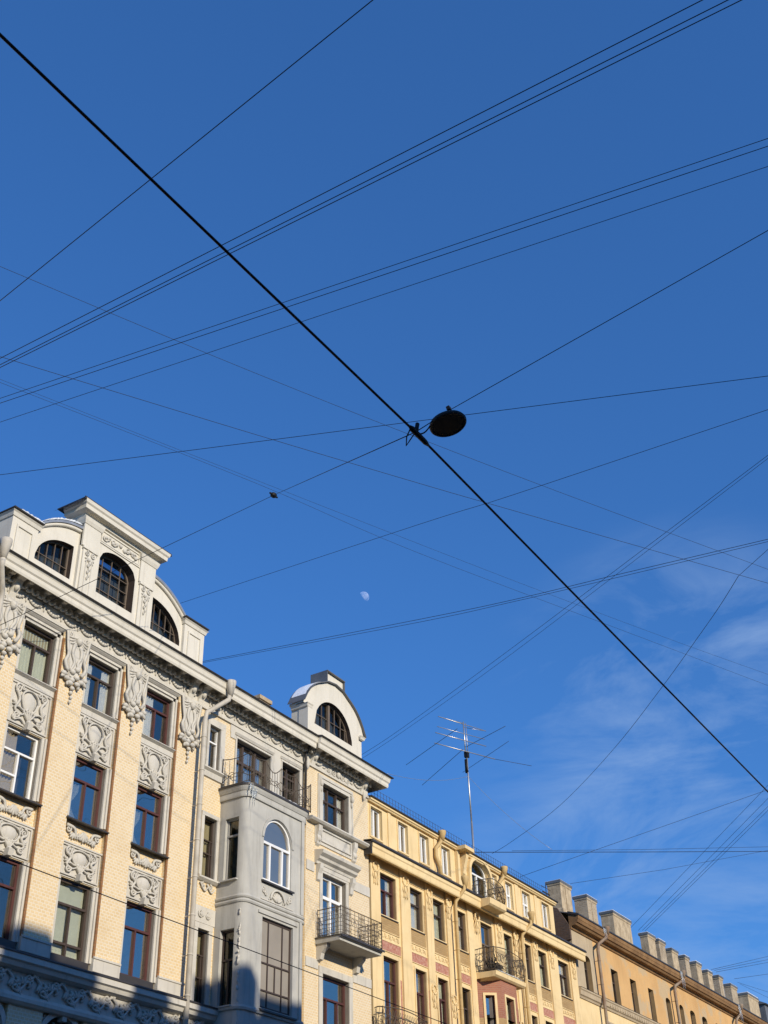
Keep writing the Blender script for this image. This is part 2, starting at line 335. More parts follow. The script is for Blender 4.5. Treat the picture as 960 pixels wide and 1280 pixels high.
ROOMS = {}
def window(root, y0, y1, h0, h1, p, mat='brown_wood', hb=(.66,), vb=((.5, 0, .66),), g='clear_glass', arch=None, curtain=None, t=.07, bar=.055, room=True, hpart=None, label=None, deep=1.6):
    """A window unit: frame with its bars, panes and curtain as sub-parts. hb: (v[,u0,u1]) rails; vb: (u, v0, v1) posts."""
    o = outline(y0, y1, h0, h1, arch); i = inset(o, t); w = MB(); w.ring(o, i, p-.09, p)
    W = y1-y0; H = h1-h0
    top = lambda y: (arch(y) if arch else h1)-.01
    for b in hb:
        v, u0, u1 = b if isinstance(b, tuple) else (b, 0, 1)
        y_a, y_b = y0+t*.6+(W-1.2*t)*u0, y0+t*.6+(W-1.2*t)*u1; hh = h0+H*v
        while y_a < y_b and top(y_a) < hh: y_a += .02
        while y_b > y_a and top(y_b) < hh: y_b -= .02
        w.box(p-(.07 if bar > .03 else .03), p+.012, y_a, y_b, hh-bar/2, hh+bar/2)
    for u, v0, v1 in vb:
        yy = y0+W*u; w.box(p-(.075 if bar > .03 else .028), p+.008, yy-bar/2, yy+bar/2, h0+H*v0+.004, min(h0+H*v1, top(yy)))
    fr = w.build('window', mat, root)
    if label: fr['label'] = label
    gl = MB(); gl.prism(inset(o, t*.75), p-.052, p-.045); gl.build('pane', g, fr)
    if curtain:
        kind, cm = curtain; c = MB(); pc = p-.13
        def cloth(u0, u1, v0, v1, amp=.03, wl=.11, pinch=None):
            n = max(6, int((u1-u0)*W/.03)); rows = 6; V = []
            for r in range(rows+1):
                v = r/rows
                for k in range(n+1):
                    u = u0+(u1-u0)*k/n
                    if pinch is not None:
                        s = 1-.55*math.exp(-((v-pinch)/.22)**2); u = u0+(u-u0)*s
                    V.append((pc+amp*sin(2*pi*u*W/wl+r*.2), y0+.04+(W-.08)*u, h0+.03+(H-.06)*(v0+(v1-v0)*v)))
            c.add(V, [(r*(n+1)+k, r*(n+1)+k+1, (r+1)*(n+1)+k+1, (r+1)*(n+1)+k) for r in range(rows) for k in range(n)], True)
        if kind == 'full': cloth(0, 1, 0, .95)
        elif kind == 'left': cloth(0, .42, 0, .62, pinch=.45)
        elif kind == 'both': cloth(0, .36, 0, .95); cloth(.7, 1, 0, .95)
        elif kind == 'half': cloth(0, .5, 0, .95)
        elif kind == 'blind': c.box(pc-.01, pc, y0+.05, y1-.05, h0+H*.62, h1-.04)
        elif kind == 'blindfull': c.box(pc-.01, pc, y0+.05, y1-.05, h0+H*.1, h1-.04); cloth(.02, .98, .0, .09)
        elif kind == 'low': cloth(0, 1, 0, .6)
        c.build('curtain', cm, fr)
    if room:
        r = ROOMS.setdefault(root.name, MB()); a, b, c0, c1, q0, q1 = y0-.12, y1+.12, h0-.1, h1+.1, p-.1, p-deep
        r.add([(q0, a, c0), (q0, b, c0), (q0, b, c1), (q0, a, c1), (q1, a, c0), (q1, b, c0), (q1, b, c1), (q1, a, c1)],
              [(4, 5, 6, 7), (0, 1, 5, 4), (3, 2, 6, 7), (0, 3, 7, 4), (1, 2, 6, 5)])
    return fr
def sill(root, y0, y1, h, p0, p1, mat='dark_metal', t=.035, drop=.03):
    return MB().along([(p0, h), (p0, h-t), (p1, h-t-drop), (p1, h-drop)], y0, y1).build('sill', mat, root)

# ================================================================== GREY AND CREAM BUILDING (nearest, left)
B1 = thing('apartment_building', 'ornate cream brick building with grey stucco reliefs, curved attic gables and grey bay window', 'building', (FX, 21.4, 0))
BAYS = [(18.29, 19.74), (20.68, 22.13), (23.07, 24.52)]
PIERS = [(17.3, 18.29), (19.74, 20.68), (22.13, 23.07), (24.52, 25.55)]
RB = -.15                                            # plane of the recessed window bays
TOPB, LEDGE = 17.74, 9.22
ops = []
for a, b in BAYS:
    ops += [(a+.15, b-.15, 16.07, 17.5), (a+.15, b-.15, 12.87, 14.56), (a+.15, b-.15, 9.5, 11.36)]
    ops += [(a+.12, b-.12, 5.6, round_arch(a+.12, b-.12, 7.55)), (a+.1, b-.1, 1.0, 4.2)]
w = MB(); rv = MB(); w.wall(17.3, 25.55, 0, TOPB, ops, RB, .16, rev=rv)
for a, b in PIERS:
    w.box(RB-.02, 0, a, b, LEDGE+.42, TOPB)
for a, b in [(17.3, 18.35), (19.68, 20.74), (22.07, 23.13), (24.46, 25.55)]: w.box(RB-.02, -.02, a, b, 4.9, 8.36)
# the plain cream wall beside the bay and at the far end, and the part left of the first downpipe
ops = [(25.97, 26.5, 15.94, 17.33), (25.97, 26.55, 12.68, 14.44), (25.97, 26.45, 9.3, 11.22), (27.3, 29.08, 15.5, 17.36), (29.7, 30.68, 15.5, 17.42),
       (25.95, 26.5, 5.4, 7.6)]
w.wall(25.55, 30.95, 0, TOPB, ops, -.004, .22, rev=rv)
RS = .12                                             # the far part stands slightly forward
ops2 = [(31.86, 33.46, 15.95, 17.36), (31.88, 33.26, 12.0, 14.28), (31.9, 33.4, 9.35, 11.14), (31.9, 33.4, 5.4, 7.6), (31.9, 33.4, 1.0, 4.2)]
w.wall(30.95, 34.75, 0, TOPB, ops2, RS, .22, rev=rv)
opsL = [(12.3, 13.6, h0, h1) for h0, h1 in ((15.95, 17.36), (12.7, 14.4), (9.35, 11.2), (5.4, 7.6))]+[(15.0, 16.4, h0, h1) for h0, h1 in ((15.95, 17.36), (12.7, 14.4), (9.35, 11.2), (5.4, 7.6))]
w.wall(5, 17.3, 0, TOPB, opsL, -.006, .28)
w.build('wall', 'cream_brick', B1); parts(rv, 'reveal', 'reveal_dimmed', B1, .01)
MB().box(-12, -11.8, 5, 34.7, 0, 19).box(-12, -.3, 34.45, 34.73, 0, 18.4).box(-12, -.3, 5, 5.2, 0, 18.4).build('rear_wall', 'bare_plaster', B1)
e = MB()
for a, b in PIERS[1:]: e.box(-.04, .006, a-.012, a+.05, LEDGE+.43, 17.5)
parts(e, 'edge_strip', 'rust_brick', B1)
# stucco linings of the bays (jambs, lintels, aprons)
s = MB()
for a, b in BAYS:
    for h0, h1, hp in ((12.9, 14.56, 0), (9.5, 11.36, 0), (16.05, 17.66, 1)):
        for u0, u1, q in ((a, a+.07, -.05), (a+.07, a+.15, -.095), (b-.07, b, -.05), (b-.15, b-.07, -.095)):
            s.box(RB-.01, q, u0, u1, h0, h1)
    s.box(RB-.01, -.05, a, b, 17.58, 17.66); s.box(RB-.01, -.095, a+.07, b-.07, 17.5, 17.58)
    s.along([(RB, 17.66), (-.03, 17.66), (.03, 17.71), (.03, 17.75), (RB, 17.75)], a-.02, b+.02)
    s.box(RB-.01, -.07, a, b, 15.74, 16.0)                       # apron under the top sill
    s.along([(RB, 15.98), (.0, 15.98), (.02, 15.95), (-.06, 15.9), (RB, 15.9)], a-.01, b+.01)
    s.box(RB-.01, -.125, a, b, 14.58, 15.74); rim(s, a+.03, b-.03, 14.62, 15.73, .045, RB, -.085)
    s.box(RB-.01, -.125, a, b, 11.38, 12.2); rim(s, a+.03, b-.03, 11.42, 12.19, .04, RB, -.085)
    s.along([(RB, 12.19), (-.06, 12.2), (-.06, 12.24), (RB, 12.26)], a, b)
for a, b in PIERS:
    s.box(RB-.01, .03, a-.005, b+.005, LEDGE, LEDGE+.42); s.along([(0, LEDGE+.40), (.055, LEDGE+.40), (.055, LEDGE+.45), (0, LEDGE+.47)], a-.01, b+.01)
    s.box(RB-.01, .03, a-.01, b+.01, LEDGE, LEDGE+.1)
parts(s, 'bay_lining', 'grey_stucco', B1)

# ---- relief panels: one mesh, repeated on the building
def cartouche(y, h0, h1, small=False):
    m = MB(); H = h1-h0; q = -.12; c = h0+H*.60
    ew = .23 if not small else .27
    m.ell(q, y-.02, c+.02, .05, ew, H*.25, .12, 14, 7)                  # plain shield
    ring_ = [(y-.02+(ew+.035)*cos(t)*(1+.1*sin(3*t)), c+.02+H*.29*sin(t)*(1+.08*cos(2*t))) for t in [2*pi*k/20 for k in range(21)]]
    m.tube([(q+.035, a, b) for a, b in ring_], .026, 5)
    for sg in (-1, 1):
        spiral(m, q+.03, y+sg*.43, h1-.17, .115, 1.35, pi/2 if sg > 0 else pi/2, -sg, .032)
        spiral(m, q+.03, y+sg*.30, h1-.10, .075, 1.1, 0 if sg < 0 else pi, sg, .026)
        curve(m, q+.03, [(y+sg*.50, h1-.22), (y+sg*.36, c-.02), (y+sg*.47, h0+H*.33), (y+sg*.30, h0+H*.22), (y+sg*.12, h0+H*.30)], .042, .02, 16)
        spiral(m, q+.03, y+sg*.40, h0+H*.20, .095, 1.3, pi if sg > 0 else 0, sg, .03)
        acanthus(m, q+.02, y+sg*.44, h0+H*.42, .17, pi/2+sg*-.9, 3, .35, .03)
        curve(m, q+.03, [(y+sg*.06, h0+H*.42), (y+sg*.2, h0+H*.36), (y+sg*.36, h0+H*.40), (y+sg*.52, h0+H*.34)], .036, .02, 10)
        if not small:
            acanthus(m, q+.02, y+sg*.5, h0+.07, .2, pi/2+sg*.75, 4, .4, .028)
            curve(m, q+.03, [(y+sg*.08, h0+.03), (y+sg*.25, h0+.14), (y+sg*.45, h0+.05)], .03, .018, 10)
    for k in range(5): leaf(m, q+.03, y, h0+H*.12, H*.34, .06, pi/2+(k-2)*.33, .035)
    m.ell(q+.05, y, h0+H*.10, .06, .07, .06)
    m.add([(q, y-.08, h0-.1), (q, y+.08, h0-.1), (q, y+.1, h0+.06), (q, y-.1, h0+.06), (q+.1, y-.07, h0-.1), (q+.1, y+.07, h0-.1), (q+.13, y+.09, h0+.06), (q+.13, y-.09, h0+.06)],
          [(0, 1, 5, 4), (1, 2, 6, 5), (2, 3, 7, 6), (3, 0, 4, 7), (4, 5, 6, 7)])   # keystone over the window head
    return m
yc = [(a+b)/2 for a, b in BAYS]
cm = cartouche(yc[1], 14.64, 15.73); cm.v = [(-.12+(a+.12)*1.5, b, c) for a, b, c in cm.v]
o = cm.build('relief_panel', 'grey_stucco', B1)
for k in (0, 2): share(o, B1, yc[k]-yc[1])
cm = cartouche(yc[1], 11.44, 12.18, True); cm.v = [(-.12+(a+.12)*1.5, b, c) for a, b, c in cm.v]
o = cm.build('relief_panel', 'grey_stucco', B1)
for k in (0, 2): share(o, B1, yc[k]-yc[1])
m = MB(); y = yc[1]                                   # scrolled swag under the middle sills
for sg in (-1, 1):
    spiral(m, -.1, y+sg*.52, 12.57, .10, 1.2, pi/2, sg, .034)
    curve(m, -.1, [(y+sg*.6, 12.66), (y+sg*.34, 12.62), (y+sg*.25, 12.44), (y+sg*.08, 12.5)], .05, .025, 12, bulge=.02)
    for k in range(4): leaf(m, -.1, y+sg*(.16+.1*k), 12.56-.02*k, .2, .075, -pi/2-sg*(.25+.18*k), .035)
    acanthus(m, -.1, y+sg*.36, 12.5, .2, -pi/2+sg*.3, 4, .5, .035)
for k in range(5): leaf(m, -.09, y, 12.62, .3-.02*abs(k-2), .085, -pi/2+(k-2)*.33, .045)
o = m.build('swag', 'grey_stucco', B1)
for k in (0, 2): share(o, B1, yc[k]-yc[1])
# ---- winged pendants hanging down the piers from the entablature
def pendant(y, top=17.75):
    m = MB(); p = .02
    m.add([(p, y-.36, top), (p, y+.36, top), (p, y+.22, top-.75), (p, y+.14, top-1.3), (p, y-.14, top-1.3), (p, y-.22, top-.75),
           (p+.05, y-.33, top), (p+.05, y+.33, top), (p+.05, y+.19, top-.75), (p+.06, y+.12, top-1.28), (p+.06, y-.12, top-1.28), (p+.05, y-.19, top-.75)],
          [(6, 7, 8, 9, 10, 11), (0, 1, 7, 6), (1, 2, 8, 7), (2, 3, 9, 8), (3, 4, 10, 9), (4, 5, 11, 10), (5, 0, 6, 11)])
    m.ell(p+.09, y, top-.2, .09, .085, .12); m.ell(p+.14, y, top-.21, .05, .03, .04)      # mask
    for sg in (-1, 1):
        spiral(m, p+.06, y+sg*.25, top-.1, .085, 1.3, pi/2, sg, .03)
        for k in range(5): leaf(m, p+.06, y+sg*.04, top-.12-.04*k, .3-.03*k, .06, (pi/2-sg*pi/2)-sg*(.2+.26*k), .035)
        curve(m, p+.06, [(y+sg*.34, top-.02), (y+sg*.29, top-.4), (y+sg*.24, top-.7), (y+sg*.30, top-.92), (y+sg*.2, top-1.15)], .035, .05, 14)
        curve(m, p+.07, [(y+sg*.1, top-.34), (y+sg*.13, top-.62), (y+sg*.05, top-.86), (y+sg*.14, top-1.12)], .05, .03, 12)
        for k in range(3): m.ell(p+.07, y+sg*(.10+.10*k), top-1.25-.10*(2-k)+(.02 if sg > 0 else -.03), .07, .085, .07)
        leaf(m, p+.06, y+sg*.2, top-1.22, .26, .1, -pi/2+sg*.75, .05); leaf(m, p+.05, y+sg*.12, top-1.36, .22, .09, -pi/2+sg*.25, .05)
    for k in range(4): m.ell(p+.08, y+(-.07 if k % 2 else .06), top-1.02-.12*k, .07, .08, .075)
    m.ell(p+.05, y, top-1.58, .05, .065, .06)
    for k in range(3): m.ell(p+.03, y+(.01 if k % 2 else -.01), top-1.71-.13*k, .04, .048-.008*k, .055)
    return m
pm = pendant(20.21); pm.v = [(a, 20.21+(b-20.21)*1.25, c) for a, b, c in pm.v]
o = pm.build('pendant_relief', 'grey_stucco', B1)
for y in (17.8, 22.6, 25.02): share(o, B1, y-20.21)

# ---- entablature, garlands, cornice
s = MB()
def entab(m, p, a, b):
    m.box(-.3, p+.02, a, b, TOPB, 18.5)
    m.along([(p, TOPB-.01), (p+.06, TOPB-.01), (p+.06, TOPB+.06), (p+.04, TOPB+.08), (p+.04, TOPB+.1), (p, TOPB+.12)], a, b)
    m.along([(p, 18.07), (p+.03, 18.08), (p+.05, 18.11), (p, 18.12)], a, b)
entab(s, 0, 5, 30.95); entab(s, RS, 30.95, 34.75); s.box(-.3, .6, 34.745, 34.748, 18.45, 18.5)
s.build('entablature', 'grey_stucco', B1)
def garland(m, p, a, b, step=.62):
    n = max(1, round((b-a)/step)); d = (b-a)/n
    for k in range(n):
        y = a+d*(k+.5)
        curve(m, p+.04, [(y-d*.40, 18.05), (y-d*.2, 17.93), (y+.02, 17.90), (y+d*.2, 17.94), (y+d*.40, 18.05)], .02, .02, 10, bulge=.02)
        for j in range(5):
            t = (j-2)/2; m.ell(p+.055, y+t*d*.27, 17.925+.05*t*t, .045, .058-.012*abs(t), .05-.008*abs(t), 0, 6, 4)
        yy = a+d*k; m.ell(p+.05, yy, 18.04, .05, .045, .06, 0, 6, 4); leaf(m, p+.04, yy, 18.02, .14, .05, -pi/2, .03)
g = MB(); garland(g, .0, 17.6, 25.3); garland(g, 0, 25.9, 30.8); garland(g, 0, 6, 17.2)
parts(g, 'garland_frieze', 'grey_stucco', B1)
g = MB(); p = RS                                        # the far part has a richer relief in the middle of its frieze
garland(g, p, 31.2, 31.9); garland(g, p, 33.7, 34.4)
for sg in (-1, 1):
    spiral(g, p+.05, 32.8+sg*.28, 17.93, .13, 1.4, pi/2, sg, .035); spiral(g, p+.05, 32.8+sg*.6, 17.9, .11, 1.3, -pi/2, -sg, .03)
    acanthus(g, p+.04, 32.8+sg*.4, 17.9, .25, pi/2-sg*1.2, 4, .5, .035); leaf(g, p+.04, 32.8+sg*.75, 17.95, .2, .07, pi/2+sg*-1.7, .03)
    g.ell(p+.08, 32.66+sg*1.75, 17.72, .06, .07, .2); spiral(g, p+.08, 32.66+sg*1.75, 17.62, .06, 1.2, 0, sg, .025)
g.ell(p+.06, 32.8, 17.95, .07, .12, .13)
parts(g, 'frieze_relief', 'grey_stucco', B1)
d = MB()
def dentils(m, p, a, b):
    n = int((b-a)/.205); random.seed(3); d_ = (b-a)/n
    m.box(p, p+.07, a, b, 18.10, 18.14)
    for k in range(n):
        y = a+d_*(k+.5); r = random.uniform(.85, 1.2)
        m.ell(p+.16, y, 18.20, .085*r, .066, .075*r, random.uniform(-.3, .3), 7, 4)
        leaf(m, p+.17, y-.05, 18.19, .11, .06, -pi/2-.4, .05); leaf(m, p+.17, y+.05, 18.19, .11, .06, -pi/2+.4, .05)
        m.ell(p+.23, y, 18.18, .035, .03, .04, 0, 6, 4)
dentils(d, 0, 6, 30.9); dentils(d, RS, 30.96, 34.74)
parts(d, 'egg_moulding', 'grey_stucco', B1)
c = MB()
def corn(p): return [(p-.1, 18.37), (p+.13, 18.37), (p+.15, 18.39), (p+.55, 18.37), (p+.56, 18.19), (p+.60, 18.18), (p+.62, 18.24), (p+.62, 18.34), (p+.66, 18.38), (p+.68, 18.5), (p+.72, 18.56), (p-.1, 18.74)]
c.along(corn(-.06), 5, 30.9)
c.sweep([(a-RS, b) for a, b in corn(RS-.06)], [(RS, 30.9), (RS, 34.75), (-1.5, 34.75)])
c.build('cornice', 'gable_plaster', B1)
def modillion(p, y, w=.13):
    return MB().along([(p+.12, 18.365), (p+.47, 18.365), (p+.48, 18.29), (p+.42, 18.25), (p+.3, 18.27), (p+.2, 18.2), (p+.12, 18.18)], y-w/2, y+w/2)
o = modillion(-.06, 17.45).build('modillion', 'gable_plaster', B1)
for k in range(-18, 28):
    if k: share(o, B1, k*.62, 0, 0 if 17.45+k*.62 < 30.8 else RS)
for yk in (17.75, 24.95, 25.42, 31.25, 34.35):         # big consoles at the section ends
    p = 0 if yk < 30 else RS; mo = MB()
    mo.along([(p, 18.36), (p+.4, 18.36), (p+.42, 18.27), (p+.3, 18.22), (p+.2, 18.05), (p+.1, 17.92), (p+.06, 17.8), (p, 17.78)], yk-.11, yk+.11)
    mo.ell(p+.17, yk, 18.08, .1, .09, .13); mo.build('console', 'gable_plaster', B1)
gu = MB(); gu.along([(.5, 18.57), (.69, 18.55), (.71, 18.575), (.69, 18.60), (.5, 18.65)], 5, 30.88); gu.along([(.5+RS, 18.57), (.69+RS, 18.55), (.72+RS, 18.575), (.69+RS, 18.60), (.5+RS, 18.65)], 30.88, 35.46)
gu.build('gutter', 'dark_metal', B1)
r = MB(); r.along([(.58, 18.585), (.58, 18.62), (-7, 21.1), (-14, 18.6), (-14, 18.5), (-7, 20.9)], 5, 34.9)
for k in range(60):
    yy = 5.3+k*.5
    if yy < 34.6: r.along([(.5, 18.65), (.5, 18.68), (-7, 21.14), (-7, 21.1)], yy, yy+.025)
r.build('roof', 'roof_metal', B1)
sg_ = MB()
sg_.tube([(.3, 25.9, 18.86), (.3, 30.8, 18.86)], .012, 5)
for k in range(11): sg_.tube([(.3, 25.9+k*.49, 18.68), (.3, 25.9+k*.49, 18.87)], .011, 4)
sg_.build('snow_guard', 'zinc', B1)
# ---- middle gable over the three bays
G = MB(); gv = MB(); gc = 21.31
def wing(y):
    t = min(1, max(0, (abs(y-gc)-1.45)/1.72)); return 21.02-.78*t*t
def wtop(y):
    d = abs(y-gc); t = min(1, max(0, (d-1.6)/1.42)); return 19.32+1.07*sqrt(max(0, 1-t**2.2))
G.wall(18.2, 24.42, 18.5, wing, [(18.3, 19.63, 19.3, wtop), (22.99, 24.32, 19.3, wtop), (20.3, 22.3, 19.0, 20.95)], 0, .24, step=[19.75, 22.87], rev=gv)
G.box(-.85, -.25, 18.2, 18.24, 18.6, 20.1); G.box(-.85, -.25, 24.38, 24.42, 18.6, 20.1)
seg = round_arch(20.56, 22.06, 20.48, .42)
G.wall(19.78, 22.84, 18.5, 21.5, [(20.56, 22.06, 19.34, seg)], .1, .32, rev=gv)
G.box(-.5, -.19, 19.8, 19.84, 18.6, 21.45).box(-.5, -.19, 22.78, 22.82, 18.6, 21.45).box(-.52, -.5, 19.78, 22.84, 20.95, 21.5)
for a, b in ((19.86, 20.38), (22.24, 22.76)):
    G.box(.09, .15, a, b, 18.6, 20.42); G.box(.1, .19, a-.03, b+.03, 20.42, 20.5)
for a, b in ((19.78, 20.44), (22.18, 22.84)):
    G.box(.05, .16, a, b, 20.5, 21.5); G.sweep([(-.05, 21.22), (.02, 21.24), (.06, 21.34), (.08, 21.44), (-.05, 21.46)], [(-.4, a), (.16, a), (.16, b), (-.05, b)] if a < 20 else [(-.05, a), (.16, a), (.16, b), (-.4, b)])
G.sweep([(-.05, 21.46), (.04, 21.48), (.05, 21.56), (.24, 21.58), (.25, 21.70), (.29, 21.74), (.31, 21.84), (-.05, 21.85)], [(-.5, 19.78), (.12, 19.78), (.12, 22.84), (-.5, 22.84)])
G.along([(.09, 20.96), (.13, 20.96), (.13, 21.0), (.09, 21.0)], 20.44, 22.18); rim(G, 20.5, 22.14, 21.02, 21.42, .04, .09, .13)
for a, b in ((17.3, 18.22), (24.4, 25.34)):            # end piers
    G.box(-.7, .1, a, b, 18.5, 20.12); rim(G, a+.16, b-.16, 18.95, 19.9, .05, .09, .135)
    G.sweep([(-.05, 20.08), (.03, 20.1), (.06, 20.2), (.10, 20.24), (-.05, 20.28)], [(-.7, a), (.1, a), (.1, b), (-.7, b)])
for sgn in (-1, 1):                                    # raised moulding following the wings
    pts = [(gc+sgn*(1.5+1.6*k/14)) for k in range(15)]
    G.tube([(.03, y, wing(y)-.05) for y in pts], .06, 6)
G.build('gable', 'gable_plaster', B1); parts(gv, 'reveal', 'brown_wood', B1, .01)
gr = MB(); random.seed(5)
for c0 in (20.12, 22.5):                               # hanging ornament on the gable pilasters
    for sg in (-1, 1):
        spiral(gr, .17, c0+sg*.13, 20.3, .09, 1.3, pi/2, sg, .028); acanthus(gr, .16, c0+sg*.06, 20.18, .2, -pi/2+sg*.5, 3, .4, .03)
    for k in range(7): gr.ell(.17, c0+(.025 if k % 2 else -.025), 20.12-.1*k, .04, .06-.005*k, .06)
    gr.box(.14, .165, c0-.13, c0-.1, 18.75, 20.1); gr.box(.14, .165, c0+.1, c0+.13, 18.75, 20.1)
for k in range(9):
    y = gc-.66+.165*k; gr.ell(.12, y, 21.22+.05*sin(k*2.1), .05, .075, .06, k*.5)
for sg in (-1, 1):
    spiral(gr, .13, gc+sg*.3, 21.22, .12, 1.3, 0, sg, .026); spiral(gr, .13, gc+sg*.62, 21.2, .11, 1.2, pi, -sg, .024); acanthus(gr, .12, gc+sg*.45, 21.2, .2, pi/2-sg*1.1, 3, .5)
parts(gr, 'gable_relief', 'grey_stucco', B1)
cap = MB(); cap.box(-.72, .40, 19.44, 23.18, 21.845, 21.875)
cap.add([(-.72, 19.44, 21.83), (.40, 19.44, 21.83), (.38, 19.36, 21.74), (-.72, 19.3, 21.70), (.36, 19.3, 21.66), (-.72, 19.46, 21.86), (.4, 19.46, 21.86)], [(0, 1, 6, 5), (0, 1, 2, 3), (3, 2, 4)])
cap.box(.38, .42, 19.42, 23.2, 21.80, 21.88)
for a, b in ((17.2, 18.3), (24.3, 25.42)): cap.box(-.75, .23, a, b, 20.285, 20.315)
wc = MB()
for sgn in (-1, 1):
    ys = [gc+sgn*(1.53+1.6*k/14) for k in range(15)]
    wc.add([q for y in ys for q in ((-.6, y, wing(y)+.012), (.12, y, wing(y)+.0), (.12, y, wing(y)+.085), (-.6, y, wing(y)+.085))],
            [(4*k+i, 4*k+(i+1) % 4, 4*k+4+(i+1) % 4, 4*k+4+i) for k in range(14) for i in range(4)]+[(0, 1, 2, 3), (56, 57, 58, 59)])
parts(cap, 'gable_coping', 'dark_metal', B1); parts(wc, 'wing_coping', 'zinc', B1)
window(B1, 20.56, 22.06, 19.34, 20.48, -.16, 'tan_wood', (.3, .62, .92), ((.25, 0, 1.3), (.5, 0, 1.4), (.75, 0, 1.3)), 'attic_glass', seg, t=.05, bar=.02, deep=.34)
window(B1, 18.3, 19.63, 19.3, 20.39, -.16, 'tan_wood', (.34,), ((.2, 0, 1), (.4, 0, 1), (.6, 0, 1), (.8, 0, 1)), 'attic_glass', wtop, t=.045, bar=.018, deep=.38)
window(B1, 22.99, 24.32, 19.3, 20.39, -.16, 'tan_wood', (.34,), ((.2, 0, 1), (.4, 0, 1), (.6, 0, 1), (.8, 0, 1)), 'attic_glass', wtop, t=.045, bar=.018, deep=.38)
# ---- far gable with the half-round window
G = MB(); c2 = 32.83
GP = [(.0, 21.45), (.54, 21.37), (.75, 21.245), (1.05, 21.11), (1.3, 20.95), (1.5, 20.78), (1.7, 20.55), (1.85, 20.32), (1.93, 20.10), (2.2, 20.0)]
def s_curve(d):
    for (a, b), (c, e) in zip(GP, GP[1:]):
        if a <= d <= c: return b+(e-b)*(d-a)/(c-a)
    return 20.0
def g2(y):
    d = abs(y-c2)
    if d < .5401: return 21.80
    return s_curve(d)
half = round_arch(31.57, 33.97, 19.5, 1.19)
st = [c2-.542, c2-.54, c2+.54, c2+.542]
st = [c2-.542, c2-.54, c2+.54, c2+.542, 31.058, 31.06, 34.6, 34.602]
gv = MB(); G.wall(30.9, 34.76, lambda y: 18.5 if 31.059 < y < 34.601 else 20.06, lambda y: max(20.07, g2(y)), [(31.57, 33.97, 19.5, half)], .0, .32, step=st, rev=gv)
parts(gv, 'reveal', 'brown_wood', B1, .01)
G.box(-.62, -.31, 31.06, 31.1, 18.6, 20.43).box(-.62, -.31, 34.56, 34.6, 18.6, 20.43).box(-.62, -.325, 30.92, 31.055, 20.04, 20.13).box(-.62, -.325, 34.605, 34.74, 20.04, 20.13)
G.box(-.3, .09, 31.04, 31.28, 18.6, 19.95); G.sweep([(0, 19.9), (.05, 19.93), (.07, 20.0), (.10, 20.04), (0, 20.08)], [(-.6, 31.04), (.05, 31.04), (.05, 31.3)])
G.sweep([(0, 19.9), (.05, 19.93), (.07, 20.0), (.10, 20.04), (0, 20.08)], [(.05, 34.4), (.05, 34.6), (-.6, 34.6)])
G.build('gable', 'gable_plaster', B1)
rf = MB(); n = 24
ys = [30.86+(34.8-30.86)*k/n for k in range(n+1)]
hh = lambda y: s_curve(min(abs(y-c2), 1.97))+.02
ys = [y for y in ys if abs(y-c2) > .5] if 0 else ys
rf.add([q for y in ys for q in ((-.66, y, hh(y)), (.10, y, hh(y)), (.10, y, hh(y)+.035), (-.66, y, hh(y)+.035))], [(4*k+i, 4*k+4+i, 4*k+4+(i+1) % 4, 4*k+(i+1) % 4) for k in range(n) for i in range(4) if not (i in (0, 1) and 0)]+[(0, 1, 2, 3), (4*n, 4*n+1, 4*n+2, 4*n+3)])
rf.box(-.66, .10, c2-.58, c2+.58, 21.81, 21.85); rf.box(-.66, .08, c2-.58, c2-.545, 21.38, 21.81); rf.box(-.66, .08, c2+.545, c2+.58, 21.38, 21.81)
rf.build('gable_roof', 'roof_metal', B1)
window(B1, 31.57, 33.97, 19.5, 20.69, -.16, 'tan_wood', (.45,), ((.12, 0, 1), (.28, 0, 1), (.62, 0, 1), (.78, 0, 1), (.9, 0, 1)), 'attic_glass', half, t=.045, bar=.02, deep=.44)
bm_ = MB().box(-.24, -.13, 32.60, 32.72, 19.55, 20.66).build('post', 'tan_wood', B1)
ch = MB().box(-2.1, -1.5, 30.35, 30.95, 19.0, 20.5).box(-2.16, -1.44, 30.29, 31.01, 20.38, 20.52); ch.build('chimney', 'chimney_stucco', B1)
# ---- windows of the cream building
P0 = RB-.09
def bw(k, h0, h1, **kw): a, b = BAYS[k]; return window(B1, a+.15, b-.15, h0, h1, P0, **kw)
bw(0, 16.07, 17.5, mat='brown_wood', curtain=('full', 'curtain_cloth'), g='dull_glass')
MB().box(P0-.13, P0-.12, BAYS[0][0]+.2, BAYS[0][1]-.2, 17.0, 17.45).build('window_blind', 'beige_cloth', B1)
bw(1, 16.07, 17.5, mat='brown_wood', curtain=('both', 'curtain_cloth'))
bw(2, 16.07, 17.5, mat='red_wood', curtain=('half', 'curtain_cloth'))
bw(0, 12.87, 14.56, mat='white_plastic', vb=((.52, 0, .66),), hb=(.66, (.3, 0, .5)), curtain=('half', 'beige_cloth'), label='white plastic window with a curtain on its left side', t=.06, bar=.05)
bw(1, 12.87, 14.56, mat='red_wood', curtain=('left', 'curtain_cloth'), g='sky_glass')
bw(2, 12.87, 14.56, mat='red_wood', curtain=('left', 'curtain_cloth'), g='sky_glass')
bw(0, 9.5, 11.36, mat='red_wood')
bw(1, 9.5, 11.36, mat='brown_wood', vb=((.5, 0, .68),), hb=(.68, .18), curtain=('blindfull', 'curtain_cloth'), g='dull_glass')
bw(2, 9.5, 11.36, mat='red_wood', g='sky_glass')
for a, b in BAYS:
    sill(B1, a-.03, b+.03, 12.83, RB-.02, .07); sill(B1, a+.1, b-.1, 16.07, RB-.2, RB+.05, t=.03); sill(B1, a+.08, b-.08, 9.51, RB-.2, RB+.1, t=.26, drop=.02)
